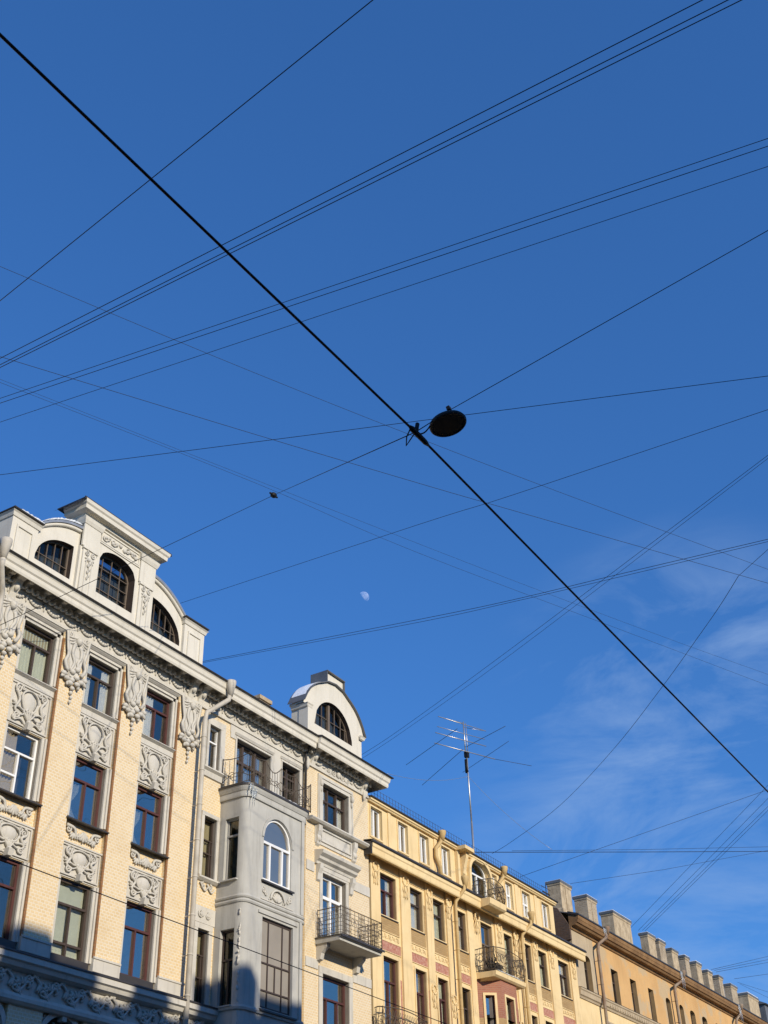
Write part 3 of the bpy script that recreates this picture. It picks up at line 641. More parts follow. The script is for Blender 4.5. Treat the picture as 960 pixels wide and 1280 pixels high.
for a, b in BAYS:
    ar = round_arch(a+.12, b-.12, 7.55); window(B1, a+.12, b-.12, 5.6, 8.15, P0, 'brown_wood', (.5, .75), ((.5, 0, .75),), 'dull_glass', ar)
    window(B1, a+.1, b-.1, 1.0, 4.2, P0, 'brown_wood', (.7,), ((.5, 0, .7),), 'dull_glass')
window(B1, 25.97, 26.5, 15.94, 17.33, -.1, 'white_plastic', (.66,), (), 'clear_glass', t=.04, bar=.045)
window(B1, 25.97, 26.55, 12.68, 14.44, -.1, 'brown_wood', (.64, .42), ((.8, 0, .64),), 'dull_glass', t=.04, bar=.035, curtain=('full', 'beige_cloth'))
window(B1, 25.97, 26.45, 9.3, 11.22, -.1, 'brown_wood', (.66, .35), ((.75, 0, .66),), 'dull_glass', t=.04, bar=.035, curtain=('full', 'beige_cloth'))
window(B1, 25.95, 26.5, 5.4, 7.6, -.2, 'brown_wood', (.66,), (), 'dull_glass')
window(B1, 27.3, 29.08, 15.5, 17.36, -.15, 'brown_wood', (.66,), ((.3, 0, 1), (.66, 0, 1)), 'sky_glass', curtain=('full', 'curtain_cloth'), bar=.085, label='wide three-part balcony window with blue reflections')
window(B1, 29.7, 30.68, 15.5, 17.42, -.15, 'brown_wood', (.3, .6, .8), ((.5, 0, 1),), 'dull_glass')
window(B1, 31.86, 33.46, 15.95, 17.36, RS-.14, 'brown_wood', (.64,), ((.34, 0, 1), (.67, 0, 1)), 'clear_glass', curtain=('both', 'curtain_cloth'))
window(B1, 31.88, 33.26, 12.0, 14.28, RS-.14, 'white_plastic', (.70,), ((.5, 0, 1),), 'sky_glass', bar=.1, t=.08, label='white balcony door with four panes', curtain=('low', 'curtain_cloth'))
window(B1, 31.9, 33.4, 9.35, 11.14, RS-.14, 'red_wood', (.64,), ((.3, 0, .64), (.7, 0, .64)), 'sky_glass')
window(B1, 31.9, 33.4, 5.4, 7.6, RS-.14, 'brown_wood', (.66,), ((.5, 0, .66),), 'dull_glass')
window(B1, 31.9, 33.4, 1.0, 4.2, RS-.14, 'brown_wood', (.66,), ((.5, 0, .66),), 'dull_glass')
for a, b, c, d in opsL: window(B1, a, b, c, d, -.2, 'brown_wood', g='dull_glass')
# ---- surrounds and strings beside the bay and on the far part
s = MB()
def surround(m, y0, y1, h0, h1, t, p, q): m.box(p-.01, p+q, y0-t, y0, h0, h1).box(p-.01, p+q, y1, y1+t, h0, h1).box(p-.01, p+q+.006, y0-t, y1+t, h1, h1+t)
surround(s, 25.97, 26.5, 15.95, 17.34, .1, -.004, .05); surround(s, 25.85, 26.62, 15.9, 17.45, .12, -.004, .03)
s.along([(-.02, 15.93), (.12, 15.93), (.14, 15.88), (.06, 15.82), (.05, 15.65), (-.02, 15.62)], 25.72, 26.78)
surround(s, 25.97, 26.55, 12.7, 14.45, .12, -.004, .05); s.along([(-.02, 12.66), (.12, 12.66), (.13, 12.61), (.05, 12.55), (-.02, 12.52)], 25.8, 26.7)
surround(s, 25.97, 26.45, 9.3, 11.23, .15, -.004, .05); s.box(-.02, .03, 25.75, 26.7, 11.4, 11.85)
for sg in (0, 1):
    spiral(s, .03, 26.1+.3*sg, 12.42, .1, 1.3, pi/2, 1-2*sg, .03); curve(s, .04, [(25.95+.3*sg, 12.5), (26.15+.3*sg, 12.3), (26.3+.3*sg, 12.42)], .035, .02)
    spiral(s, .05, 26.05+.3*sg, 11.62, .11, 1.3, pi/2, 1-2*sg, .03); acanthus(s, .05, 26.1+.3*sg, 11.56, .2, pi/2, 4, .5)
s.box(-.02, .025, 27.0, 27.27, 17.3, TOPB).box(-.02, .025, 29.12, 29.66, 15.5, TOPB).box(-.02, .025, 30.72, 30.9, 15.5, TOPB)
s.box(-.02, .024, 26.98, 30.9, 17.46, TOPB)
s.along([(0, 17.45), (.05, 17.45), (.09, 17.52), (0, 17.54)], 27.2, 29.2); s.along([(0, 17.5), (.05, 17.5), (.09, 17.57), (0, 17.59)], 29.6, 30.8)
surround(s, 27.3, 29.08, 15.5, 17.36, .06, -.004, .05); surround(s, 29.7, 30.68, 15.5, 17.42, .06, -.004, .05)
# far part
surround(s, 31.86, 33.46, 15.95, 17.37, .26, RS, .05); surround(s, 31.7, 33.62, 15.95, 17.5, .06, RS, .08)
for yy in (31.72, 33.6):
    s.ell(RS+.1, yy, 17.3, .07, .07, .13); s.ell(RS+.08, yy, 17.1, .05, .05, .1); spiral(s, RS+.09, yy, 17.42, .06, 1.2, 0, 1, .025)
s.along([(RS, 15.8), (RS+.2, 15.82), (RS+.26, 15.88), (RS+.24, 15.93), (RS, 15.95)], 30.98, 34.74)
s.box(RS-.01, RS+.04, 31.45, 33.85, 15.2, 15.8); rim(s, 31.75, 33.55, 15.3, 15.74, .05, RS+.03, RS+.085)
for yy in (31.58, 33.72):
    s.along([(RS, 15.78), (RS+.17, 15.78), (RS+.16, 15.6), (RS+.1, 15.45), (RS+.12, 15.3), (RS+.08, 15.16), (RS, 15.1)], yy-.1, yy+.1); s.ell(RS+.1, yy, 15.32, .08, .09, .09)
s.along([(RS, 14.5), (RS+.08, 14.5), (RS+.1, 14.58), (RS+.2, 14.64), (RS+.22, 14.72), (RS+.34, 14.8), (RS+.36, 14.9), (RS, 14.96)], 31.45, 33.72)
s.box(RS-.01, RS+.06, 31.62, 33.54, 14.36, 14.5)
for yy in (31.62, 33.54): s.along([(RS, 14.5), (RS+.2, 14.5), (RS+.18, 14.35), (RS+.1, 14.2), (RS+.07, 14.0), (RS, 13.95)], yy-.09, yy+.09)
surround(s, 31.88, 33.26, 12.05, 14.29, .15, RS, .04); surround(s, 31.9, 33.4, 9.35, 11.15, .2, RS, .04)
for a, b in ((30.98, 31.42), (33.76, 34.74)): s.box(RS-.01, RS+.03, a, b, 14.2, 14.52)
for a, b in ((30.98, 31.66), (33.64, 34.74)): s.box(RS-.01, RS+.03, a, b, 11.22, 11.5)
parts(s, 'window_surround', 'grey_stucco', B1)
# ---- ledge, scroll frieze and the arched panels below it
s = MB()
lp = lambda p: [(p, 9.22), (p+.27, 9.19), (p+.30, 9.14), (p+.30, 9.02), (p+.24, 8.99), (p+.2, 8.9), (p+.1, 8.86), (p, 8.84)]
s.along(lp(.01), 5, 26.72); s.along(lp(RS), 30.97, 34.76)
s.box(-.1, .02, 5, 26.72, 8.3, 8.86); s.along([(.0, 8.4), (.07, 8.38), (.12, 8.3), (.12, 8.22), (.06, 8.16), (.0, 8.14)], 5, 26.72)
s.box(RS-.1, RS+.02, 30.97, 34.75, 8.3, 8.86)
s.build('ledge', 'grey_stucco', B1)
MB().along([(0, 9.26), (.32, 9.205), (.335, 9.16), (.32, 9.16), (.3, 9.19), (0, 9.23)], 5, 26.7).build('ledge_flashing', 'dark_metal', B1)
fz = MB(); y = 5.6; k = 0; q = .05
def scrollunit(m, y, sg):
    c = 8.63
    curve(m, q, [(y-.30, c-sg*.17), (y-.14, c-sg*.10), (y+.02, c+sg*.06), (y+.2, c+sg*.17)], .028, .03, 12)
    spiral(m, q, y+.02, c+sg*.06-.0, .13, 1.5, -pi/2*sg, sg, .028)
    for j in range(4): leaf(m, q, y-.14+.02*j, c-sg*.04, .17, .055, pi/2*sg+(.9-j*.5), .03)
    for j in range(5): leaf(m, q+.01, y+.03, c+sg*.05, .1, .05, j*1.25, .035)
    acanthus(m, q, y-.2, c-sg*.12, .14, -pi/2*sg+.3, 3, .5)
def unit_mesh():
    m = MB(); scrollunit(m, 20.1, 1); scrollunit(m, 20.53, -1); m.v = [(.03+(a-.03)*1.5, 20.315+(b-20.315)*1.12, 8.63+(c-8.63)*1.22) for a, b, c in m.v]; return m
o = unit_mesh().build('scroll_frieze', 'grey_stucco', B1)
for k in range(-3, 8):
    if k: share(o, B1, k*.86)
s = MB()
def archpanel(m, a, b):
    c = (a+b)/2; r = (b-a)/2-.12
    m.box(RB-.01, -.11, a, b, 7.5, 8.16) if 0 else None
    n = 18; O = [(c+(r+.13)*cos(pi*k/n), 7.55+(r+.13)*sin(pi*k/n)) for k in range(n+1)]; I = [(c+(r+.0)*cos(pi*k/n), 7.55+r*sin(pi*k/n)) for k in range(n+1)]
    for k in range(n):
        m.add([(q, *v) for q in (RB-.01, -.04) for v in (O[k], O[k+1], I[k+1], I[k])], [(4, 5, 6, 7), (0, 1, 5, 4), (3, 2, 6, 7)])
    m.box(RB, .02, c-.07, c+.07, 8.04, 8.2)
    for sg in (-1, 1):
        spiral(m, -.11, c+sg*.55, 8.0, .12, 1.4, pi/2, sg, .035); acanthus(m, -.11, c+sg*.42, 8.06, .2, -pi/2+sg*.9, 4, .5, .03); spiral(m, -.11, c+sg*.62, 7.76, .08, 1.3, -pi/2, sg, .028)
        leaf(m, -.11, c+sg*.28, 8.09, .18, .06, pi/2-sg*1.3, .03)
for a, b in BAYS: archpanel(s, a, b)
parts(s, 'arch_relief', 'grey_stucco', B1)
# ---- the grey bay window
def hprism(m, pts, h0, h1):
    n = len(pts); return m.add([(a, b, h0) for a, b in pts]+[(a, b, h1) for a, b in pts], [tuple(range(n)), tuple(range(n, 2*n))]+[(i, (i+1) % n, n+(i+1) % n, n+i) for i in range(n)])
BY0, BY1, BP, R = 26.72, 29.78, 1.0, .26
def bayplan(g, r):
    c = [(0, BY0-g)]+[(BP-r+(r+g)*sin(t), BY0+r-(r+g)*cos(t)) for t in [pi/2*k/8 for k in range(9)]]
    return c+[(p, BY0+BY1-y) for p, y in c][::-1]
bay = MB()
xc = lambda P, Y, H: (Y, BY0-P, H); xr = lambda P, Y, H: (Y, BY1+P, H)
bay.wall(0, BP-R, 5.6, 15.3, [(.22, .71, 12.66, 14.5), (.22, .71, 9.25, 11.28), (.22, .71, 6.3, 8.1)], 0, .2, ends=False, xf=xc)
bay.wall(0, BP-R, 5.6, 15.3, [(.22, .71, 12.66, 14.5), (.22, .71, 9.25, 11.28)], 0, .2, ends=False, xf=xr)
arb = round_arch(27.57, 28.97, 14.06)
bay.wall(BY0+R, BY1-R, 5.6, 15.3, [(27.57, 28.97, 12.82, arb), (27.62, 29.12, 9.3, 11.75), (27.62, 29.12, 5.9, 8.2)], BP, .2, ends=False)
for yy, s1 in ((BY0+R, -1), (BY1-R, 1)):
    A = [(BP-R+R*sin(t), yy+s1*R*cos(t)) for t in [pi/2*k/10 for k in range(11)]]
    bay.add([(a, b, h) for a, b in A for h in (5.6, 15.3)], [(2*k, 2*k+2, 2*k+3, 2*k+1) for k in range(10)], True)
pl = bayplan(0, R)
for h in (12.16, 12.03): bay.sweep([(-.02, h-.05), (.03, h-.045), (.05, h), (.03, h+.045), (-.02, h+.05)], pl)
bay.sweep([(-.02, 15.08), (.05, 15.08), (.06, 15.12), (.06, 15.3), (-.02, 15.3)], pl)
bay.sweep([(-.02, 9.12), (.05, 9.12), (.07, 9.18), (.05, 9.24), (-.02, 9.24)], pl)
bay.sweep([(-.02, 15.24), (.08, 15.26), (.12, 15.34), (.14, 15.4), (-.02, 15.4)], pl)
bay.box(BP-.01, BP+.045, 29.44, BY1-R+.06, 12.21, 15.08).box(BP-.01, BP+.04, 27.4, 29.3, 11.82, 11.9)
bay.box(BP-.01, BP+.045, 29.4, 29.5, 9.24, 11.98)
surround(bay, 27.57, 28.97, 12.82, 14.0, .0, BP, .0) if 0 else None
O = [(28.27+.8*cos(pi*k/18), 14.06+.8*sin(pi*k/18)) for k in range(19)]; I = [(28.27+.71*cos(pi*k/18), 14.06+.71*sin(pi*k/18)) for k in range(19)]
for k in range(18): bay.add([(q, *v) for q in (BP-.01, BP+.025) for v in (O[k], O[k+1], I[k+1], I[k])], [(4, 5, 6, 7), (0, 1, 5, 4), (3, 2, 6, 7)])
hprism(bay, bayplan(0, R), 15.3, 15.32); hprism(bay, bayplan(0, R), 5.56, 5.6)
for k in range(6):
    t = 1-k/6; hprism(bay, [(0, BY0+.1*k), (BP*t, BY0+.12*k), (BP*t, BY1-.12*k), (0, BY1-.1*k)], 5.56-.16*(k+1), 5.56-.16*k-.002)
bay.build('bay_window', 'bay_stucco', B1)
br = MB(); q = BP+.02
spiral(br, q, 27.62, 12.5, .09, 1.4, pi/2, -1, .03); spiral(br, q, 27.74, 12.42, .07, 1.2, pi/2, 1, .026); spiral(br, q, 28.92, 12.5, .09, 1.4, pi/2, 1, .03); spiral(br, q, 28.8, 12.42, .07, 1.2, pi/2, -1, .026)
for k in range(7): leaf(br, q, 28.28, 12.28, .3, .085, pi/2+(k-3)*.36, .04)
br.tube([(q+.02, 28.28+.34*cos(pi*k/14), 12.3+.32*sin(pi*k/14)) for k in range(15)], .035, 6)
for sg in (-1, 1): spiral(br, q, 28.28+sg*.36, 12.3, .07, 1.2, pi/2, sg, .026)
br.box(BP-.01, BP+.03, 27.5, 29.06, 12.225, 12.255)
random.seed(11)
for k in range(46):                                    # flaking edge of the shaded corner
    br.ell(BP-R+R*sin(.6)+.005, BY0+R-R*cos(.6)+random.uniform(-.05, .05), random.uniform(8.6, 11.8), .012, random.uniform(.02, .06), random.uniform(.02, .09), 0, 6, 4)
parts(br, 'bay_relief', 'grey_stucco', B1)
window(B1, 27.57, 28.97, 12.82, 14.76, BP-.05, 'white_plastic', (.58,), ((.27, 0, .58), (.71, 0, .58)), 'sky_glass', arb, t=.06, bar=.075, curtain=('low', 'curtain_cloth'), label='white arched window of the grey bay', deep=.9)
window(B1, 27.62, 29.12, 9.3, 11.75, BP-.08, 'brown_wood', (.50, .2), ((.27, .0, 1), (.72, 0, 1), (.5, .2, .5)), 'sky_glass', t=.07, bar=.04, curtain=('both', 'curtain_cloth'), deep=.9)
window(B1, 27.62, 29.12, 5.9, 8.2, BP-.1, 'brown_wood', (.66,), ((.5, 0, .66),), 'dull_glass', deep=.9)
sill(B1, 27.5, 29.04, 12.8, BP-.05, BP+.09, t=.05); sill(B1, 27.52, 29.22, 9.27, BP-.06, BP+.12, t=.05)
def turned(fn, cols):
    """Move parts built on the facade plane round to the left cheek of the bay."""
    for o in cols:
        me = o.data; off = wloc(o)
        for v in me.vertices:
            w_ = v.co+off; P, Y, H = w_.x-FX, w_.y, w_.z; a, b, c = fn(P, Y, H); v.co = Vector((FX+a, b, c))-off
        me.update()
def cheek_window(y0, y1, h0, h1, p, **kw):
    f = window(B1, y0, y1, h0, h1, p, room=False, **kw); turned(xc, [f]+list(f.children)); return f
cheek_window(.22, .71, 12.66, 14.5, -.1, mat='grey_frame', hb=(.72,), vb=(), g='dull_glass', t=.05)
cheek_window(.22, .71, 9.25, 11.28, -.12, mat='brown_wood', hb=(.60,), vb=((.5, 0, .6),), g='dull_glass', t=.05)
cheek_window(.22, .71, 6.3, 8.1, -.12, mat='brown_wood', hb=(.66,), vb=(), g='dull_glass', t=.05)
b_ = MB()
for h in (12.62, 9.2): b_.box(.18, .76, BY0-.1, BY0+.05, h, h+.035)
parts(b_, 'sill', 'bay_stucco', B1)
MB().box(.1, .9, BY0+.55, BY1-.55, 6, 15.2).build('bay_interior', 'room_wall', B1)
bs = MB(); hprism(bs, bayplan(.16, R), 15.40, 15.47); bs.build('bay_roof', 'dark_metal', B1)
# ---- wrought iron railings
def rail_path(path, step):
    """Points along a plan path with their direction."""
    out = []
    for (a, b), (c, d) in zip(path, path[1:]):
        L_ = sqrt((c-a)**2+(d-b)**2); n = max(1, round(L_/step))
        for k in range(n): t = k/n; out.append((a+(c-a)*t, b+(d-b)*t))
    out.append(path[-1]); return out
def railing(parent, path, h0, h1, style, mat='wrought_iron'):
    m = MB(); H = h1-h0; segs = list(zip(path, path[1:]))
    def P3(s, u, h, bul=0):
        (a, b), (c, d) = s; L_ = sqrt((c-a)**2+(d-b)**2); nx, ny = (d-b)/L_, -(c-a)/L_
        return (a+(c-a)*u/L_+nx*bul, b+(d-b)*u/L_+ny*bul, h)
    for s in segs:
        (a, b), (c, d) = s; L_ = sqrt((c-a)**2+(d-b)**2)
        bl = (lambda h: .13*sin(pi*min(1, max(0, (h-h0)/H)))**1.0*(1-(h-h0)/H*.4)) if style == 'bulge' else (lambda h: 0)
        m.tube([P3(s, 0, h0+.04), P3(s, L_, h0+.04)], 0.0126, 4)
        for u in (0, L_): m.tube([P3(s, u, h0), P3(s, u, h1+.03)], 0.0160, 5)
        if style == 'grid':
            m.tube([P3(s, 0, h1), P3(s, L_, h1)], 0.0160, 4)
            for k in range(1, 7): m.tube([P3(s, 0, h0+H*k/7), P3(s, L_, h0+H*k/7)], 0.0069, 4)
            n = max(1, round(L_/.85))
            for k in range(n):
                u0 = L_*(k+.5)/n-.17; 
                for j in range(5): m.tube([P3(s, u0+.085*j, h0), P3(s, u0+.085*j, h1+(.06 if k == 0 else 0))], 0.0103, 4)
                for j in range(4):
                    for q in range(2):
                        cc = u0+.0425+.085*j; hc = h0+H*(.3+.4*q)
                        m.tube([P3(s, cc+.04*cos(t)*(1-.0*t), hc+.11*sin(t)) for t in [2*pi*z/10 for z in range(11)]], 0.0080, 4)
                for sg in (-1, 1):
                    pts = []
                    for z in range(15): t = z/14; an = pi*2.2*t; rr_ = .1*(1-.7*t); pts.append(P3(s, u0+.17+sg*(.28+rr_*cos(an)), h0+H*.55+rr_*1.6*sin(an)))
                    m.tube(pts, 0.0080, 4)
            for k in range(n+1): m.tube([P3(s, L_*k/n, h0), P3(s, L_*k/n, h1)], 0.0103, 4)
        elif style == 'swoop':
            n = max(1, round(L_/.74)); D_ = L_/n
            for k in range(n):
                u = D_*k
                m.tube([P3(s, u+D_*t, h1-.26*sin(pi*t)*(1 if k % 2 else .25)) for t in [z/10 for z in range(11)]], 0.0149, 4)
                m.tube([P3(s, u+D_*t, h0+.18+.2*sin(pi*t)) for t in [z/10 for z in range(11)]], 0.0114, 4)
                m.tube([P3(s, u+D_*t, h0+.50-.24*sin(pi*t)) for t in [z/10 for z in range(11)]], 0.0103, 4)
                for j in range(6): m.tube([P3(s, u+D_*(j+.5)/6, h0), P3(s, u+D_*(j+.5)/6, h1-.08-(.14 if k % 2 and j in (1, 2, 3, 4) else 0))], 0.0092, 4)
                for sg in (-1, 1):
                    pts = []
                    for z in range(17): t = z/16; an = pi*2.4*t; rr_ = .14*(1-.75*t); pts.append(P3(s, u+D_/2+sg*(.16+rr_*cos(an)), h0+.32+rr_*sin(an)))
                    m.tube(pts, 0.0103, 4)
                m.tube([P3(s, u, h0), P3(s, u, h1+.02)], 0.0137, 4)
        else:
            pts = [P3(s, L_*t, h1+(.12*sin(pi*t) if L_ > 1.2 else .03*sin(pi*t)), bl(h1)) for t in [z/16 for z in range(17)]]; m.tube(pts, 0.0183, 4)
            n = max(2, round(L_/.11))
            for k in range(n+1):
                u = L_*k/n; m.tube([P3(s, u, h0+H*z/7, bl(h0+H*z/7)) for z in range(8)], 0.0092, 4)
            for h in (.25, .78): m.tube([P3(s, L_*z/6, h0+H*h, bl(h0+H*h)) for z in range(7)], 0.0114, 4)
            nn = max(1, round(L_/.6))
            for k in range(nn):
                for sg in (-1, 1):
                    pts = []
                    for z in range(17): t = z/16; an = pi*2.6*t; rr_ = .17*(1-.75*t); hh_ = h0+H*.52+rr_*1.25*sin(an); pts.append(P3(s, L_*(k+.5)/nn+sg*(.14+rr_*cos(an)), hh_, bl(hh_)+.01))
                    m.tube(pts, 0.0114, 4)
    return m.build('railing', mat, parent)
railing(B1, [(.05, 26.66), (1.08, 26.66), (1.08, 29.84), (.05, 29.84)], 15.48, 16.40, 'swoop')
bl = MB().along([(RS, 11.95), (1.04, 11.95), (1.04, 12.03), (1.09, 12.05), (1.09, 12.1), (RS, 12.12)], 31.52, 33.95).build('balcony_slab', 'bay_stucco', B1)
MB().along([(RS, 12.12), (1.12, 12.10), (1.13, 12.05), (1.15, 12.05), (1.15, 12.115), (RS, 12.14)], 31.48, 34.0).build('balcony_edge', 'dark_metal', B1)
bk = MB()
for yy in (31.66, 33.72): bk.along([(RS, 11.95), (RS+.42, 11.95), (RS+.4, 11.85), (RS+.2, 11.68), (RS+.16, 11.5), (RS, 11.45)], yy-.09, yy+.09)
parts(bk, 'bracket', 'grey_stucco', B1)
railing(B1, [(.2, 31.54), (1.08, 31.54), (1.08, 33.93), (.2, 33.93)], 12.14, 12.98, 'grid')
# ---- rainwater pipes of the cream building
def pipe(parent, pts, r, mat, hopper=None, straps=True):
    m = MB(); m.tube(pts, r, 10)
    if straps:
        (a, b, c), (d, e, f) = pts[-2], pts[-1]; h = c-.5
        while h > f: m.tube([(a, b, h-.02), (a, b, h+.02)], r*1.12, 10); m.box(min(0, a-.3), a, b-.01, b+.01, h-.01, h+.01); h -= 1.05
    if hopper:
        hp, hy, hh_, R0, Hh = hopper
        m.tube([(hp, hy, hh_), (hp, hy, hh_+Hh*.55), (hp, hy, hh_+Hh*.8), (hp, hy, hh_+Hh)], [r, R0*.8, R0, R0], 12)
    return m.build('downpipe', mat, parent)
pipe(B1, [(.70, 26.05, 18.3), (.66, 26.03, 18.0), (.30, 25.46, 17.45), (.28, 25.42, 17.15), (.28, 25.42, .3)], .075, 'pipe_paint', (.70, 26.05, 18.12, .16, .5))
pipe(B1, [(.74, 16.72, 18.3), (.70, 16.74, 18.0), (.33, 17.2, 17.6), (.28, 17.24, 17.3), (.28, 17.24, .3)], .075, 'pipe_paint', (.74, 16.72, 18.2, .16, .55))
pipe(B1, [(.5, 30.84, 18.5), (.3, 30.86, 18.3), (.16, 30.86, 18.1), (.14, 30.86, 15.6)], .045, 'dark_metal')
parts(ROOMS.pop(B1.name), 'interior', 'room_wall', B1, -.01)

# ================================================================== YELLOW BUILDING (middle)
B2 = thing('tenement_house', 'yellow plaster house with red panels, low attic and iron balconies, beside the cream brick building', 'building', (FX, 43.6, 0))
Y0, Y1 = 34.95, 52.2
R1 = [(35.62, 36.70), (37.68, 38.56), (39.35, 40.18), (41.2, 41.9), (43.12, 44.1), (45.14, 45.88), (47.05, 47.64), (48.32, 49.14), (50.32, 51.4)]
R2 = [(35.72, 36.70), (37.86, 38.62), (39.44, 40.18), (41.25, 41.9), (45.35, 45.9), (47.1, 47.64), (48.4, 49.1), (50.4, 51.3)]
ops = [(a, b, 13.25 if i in (4, 5) else 13.88, 15.33) for i, (a, b) in enumerate(R1)]+[(a, b, 9.8 if i < 2 else 10.7, 12.5) for i, (a, b) in enumerate(R2)]
ops += [(a, b, h, h+1.8) for a, b in R2 for h in (7.2, 3.6, .9)]
w = MB(); rv = MB(); w.wall(Y0, Y1, 0, 15.9, ops, 0, .22, rev=rv)
AT = [(35.13, 35.9), (37.02, 37.72), (38.58, 39.28), (40.25, 40.95), (44.5, 44.95), (45.72, 46.36), (47.28, 48.06), (49.22, 50.0)]
aa = round_arch(42.5, 44.2, 17.2, .62)
w.wall(Y0, 50.5, 15.9, 17.82, [(a, b, 16.52, 17.62) for a, b in AT]+[(42.5, 44.2, 16.4, aa)], -.02, .16)
w.box(-10, -.2, 50.35, 50.48, 15.9, 17.8).box(-10, -9.8, Y0, Y1, 0, 17.8).box(-10, -.3, Y1-.15, Y1-.01, 0, 16)
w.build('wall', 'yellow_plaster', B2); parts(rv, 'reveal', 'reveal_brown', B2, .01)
s = MB()
for a, b in ((34.95, 35.56), (36.96, 37.58), (38.76, 39.22), (40.30, 40.62), (40.95, 41.12), (41.98, 42.4), (44.32, 44.98), (46.0, 46.26), (46.52, 46.96), (47.74, 48.22), (49.34, 50.2), (51.52, 52.2)):
    s.box(-.01, .07, a, b, 0, 15.8)
for a, b in AT: rim(s, a-.06, b+.06, 16.47, 17.68, .06, -.03, .015)
for a, b in ((36.3, 36.5), (39.7, 39.95), (46.6, 46.95), (48.5, 48.75)): s.box(-.03, .02, a, b, 16.1, 17.75)
# raised arch round the attic window
for k in range(20):
    t0, t1 = pi*k/20, pi*(k+1)/20
    f = lambda t, e: (43.35+(.85+e)*cos(t), 17.2+(.62+e)*sin(t))
    s.add([(q, *v) for q in (-.03, .12) for v in (f(t0, .16), f(t1, .16), f(t1, .0), f(t0, .0))], [(4, 5, 6, 7), (0, 1, 5, 4), (3, 2, 6, 7)])
s.box(-.03, .12, 42.34, 42.5, 16.1, 17.2).box(-.03, .12, 44.2, 44.36, 16.1, 17.2)
s.box(-.1, .5, 41.35, 42.1, 17.72, 17.86)
s.along([(0, 17.72), (.3, 17.72), (.28, 17.5), (.18, 17.2), (.12, 16.9), (0, 16.8)], 41.78, 41.98); s.box(-.01, .12, 41.38, 41.55, 16.1, 17.72)
parts(s, 'pilaster', 'yellow_plaster', B2)
s = MB()
s.along([(-.01, 15.8), (.12, 15.78), (.2, 15.72), (.28, 15.64), (.42, 15.62), (.44, 15.66), (.44, 15.84), (.47, 15.88), (.47, 16.02), (-.01, 16.1)], 34.5, 52.5)
s.along([(-.03, 17.74), (.08, 17.74), (.10, 17.78), (.14, 17.8), (.14, 17.86), (-.03, 17.9)], Y0, 50.6)
s.along([(0, 15.46), (.03, 15.46), (.03, 15.5), (0, 15.52)], Y0, Y1)
s.build('cornice', 'yellow_plaster', B2)
mf = MB(); mf.along([(-.02, 16.10), (.46, 16.03), (.50, 16.0), (.52, 16.03), (.5, 16.10), (-.02, 16.17)], 34.44, 52.55); mf.box(-.1, .44, 34.44, 34.499, 15.6, 16.1)
mf.along([(-.02, 17.905), (.16, 17.865), (.2, 17.88), (.2, 17.92), (-.02, 17.96)], Y0, 50.68); parts(mf, 'flashing', 'dark_metal', B2)
MB().along([(.1, 17.92), (-5, 19.2), (-10, 17.9), (-10, 17.8), (-5, 19.1), (.1, 17.9)], Y0, 50.6).build('roof', 'roof_metal', B2)
rr = MB()
for h in (18.10, 18.27): rr.tube([(.1, Y0, h), (.1, 49.5, h)], .007, 4)
for k in range(68): rr.tube([(.1, Y0+.1+k*.212, 17.9), (.1, Y0+.1+k*.212, 18.29)], .007, 4)
rr.build('roof_railing', 'dark_metal', B2)
t = MB(); o_ = MB(); pk = MB(); ed = MB(); random.seed(21)
for i, (a, b) in enumerate(R1):
    if i in (4, 5): continue
    a2, b2 = a-.04, b+.14
    t.box(-.01, .014, a2, b2, 13.36, 13.80)
    rim(ed, a2-.02, b2+.02, 13.33, 13.83, .025, -.005, .03)
    pk.box(-.01, .014, a2, b2+.06, 12.70, 13.02); rim(ed, a2-.02, b2+.08, 12.68, 13.04, .022, -.005, .03)
    n = max(2, int((b2-a2)/.22))
    for k in range(n):
        y = a2+(b2-a2)*(k+.5)/n; spiral(o_, .01, y, 13.19, .075, 1.2, k*2.0, 1 if k % 2 else -1, .018); leaf(o_, .01, y+.06, 13.12, .12, .05, .8, .02); o_.ell(.015, y-.07, 13.26, .025, .03, .03, 0, 6, 4)
t.box(-.01, .012, 38.66, 38.95, 13.36, 14.9).box(-.01, .012, 39.0, 39.3, 13.05, 14.5); t.box(-.01, .012, 47.7, 47.95, 13.3, 14.6)
t.box(-.01, .012, 38.70, 39.35, 9, 11.55).box(-.01, .012, 40.22, 40.6, 9, 12.2); t.box(-.01, .012, 49.2, 50.25, 9, 12.2)
parts(t, 'brick_panel', 'tan_brick', B2); parts(o_, 'ornament_band', 'yellow_plaster', B2)
for i, (a, b) in enumerate(R2): pk.box(-.01, .014, b+.08, b+.22, 9.5, 11.9)
parts(pk, 'red_panel', 'pink_terrazzo', B2)
for i, (a, b) in enumerate(R2): rim(ed, a-.08, b+.08, 9.7 if i < 2 else 10.6, 12.58, .075, -.005, .035)
for i, (a, b) in enumerate(R1): rim(ed, a-.05, b+.05, (13.2 if i in (4, 5) else 13.84), 15.38, .045, -.005, .03)
parts(ed, 'window_surround', 'yellow_plaster', B2)
def wreath(y, h, s1=1.0):
    m = MB(); p = .09
    m.tube([(p, y+.17*s1*sin(u), h+.17*s1*cos(u)) for u in [2*pi*k/16 for k in range(17)]], .04*s1, 5)
    for k in range(10): m.ell(p+.01, y+.17*s1*sin(k*.63), h+.17*s1*cos(k*.63), .04, .05*s1, .045*s1, 0, 6, 4)
    for sg in (-1, 1): curve(m, p, [(y+sg*.1, h-.15), (y+sg*.17, h-.32), (y+sg*.1, h-.45), (y+sg*.13, h-.62)], .03, .02, 8)
    m.ell(p, y, h-.3, .03, .07, .14); m.ell(p, y, h-.55, .025, .05, .1); return m
o = wreath(35.25, 15.42).build('wreath_relief', 'yellow_plaster', B2)
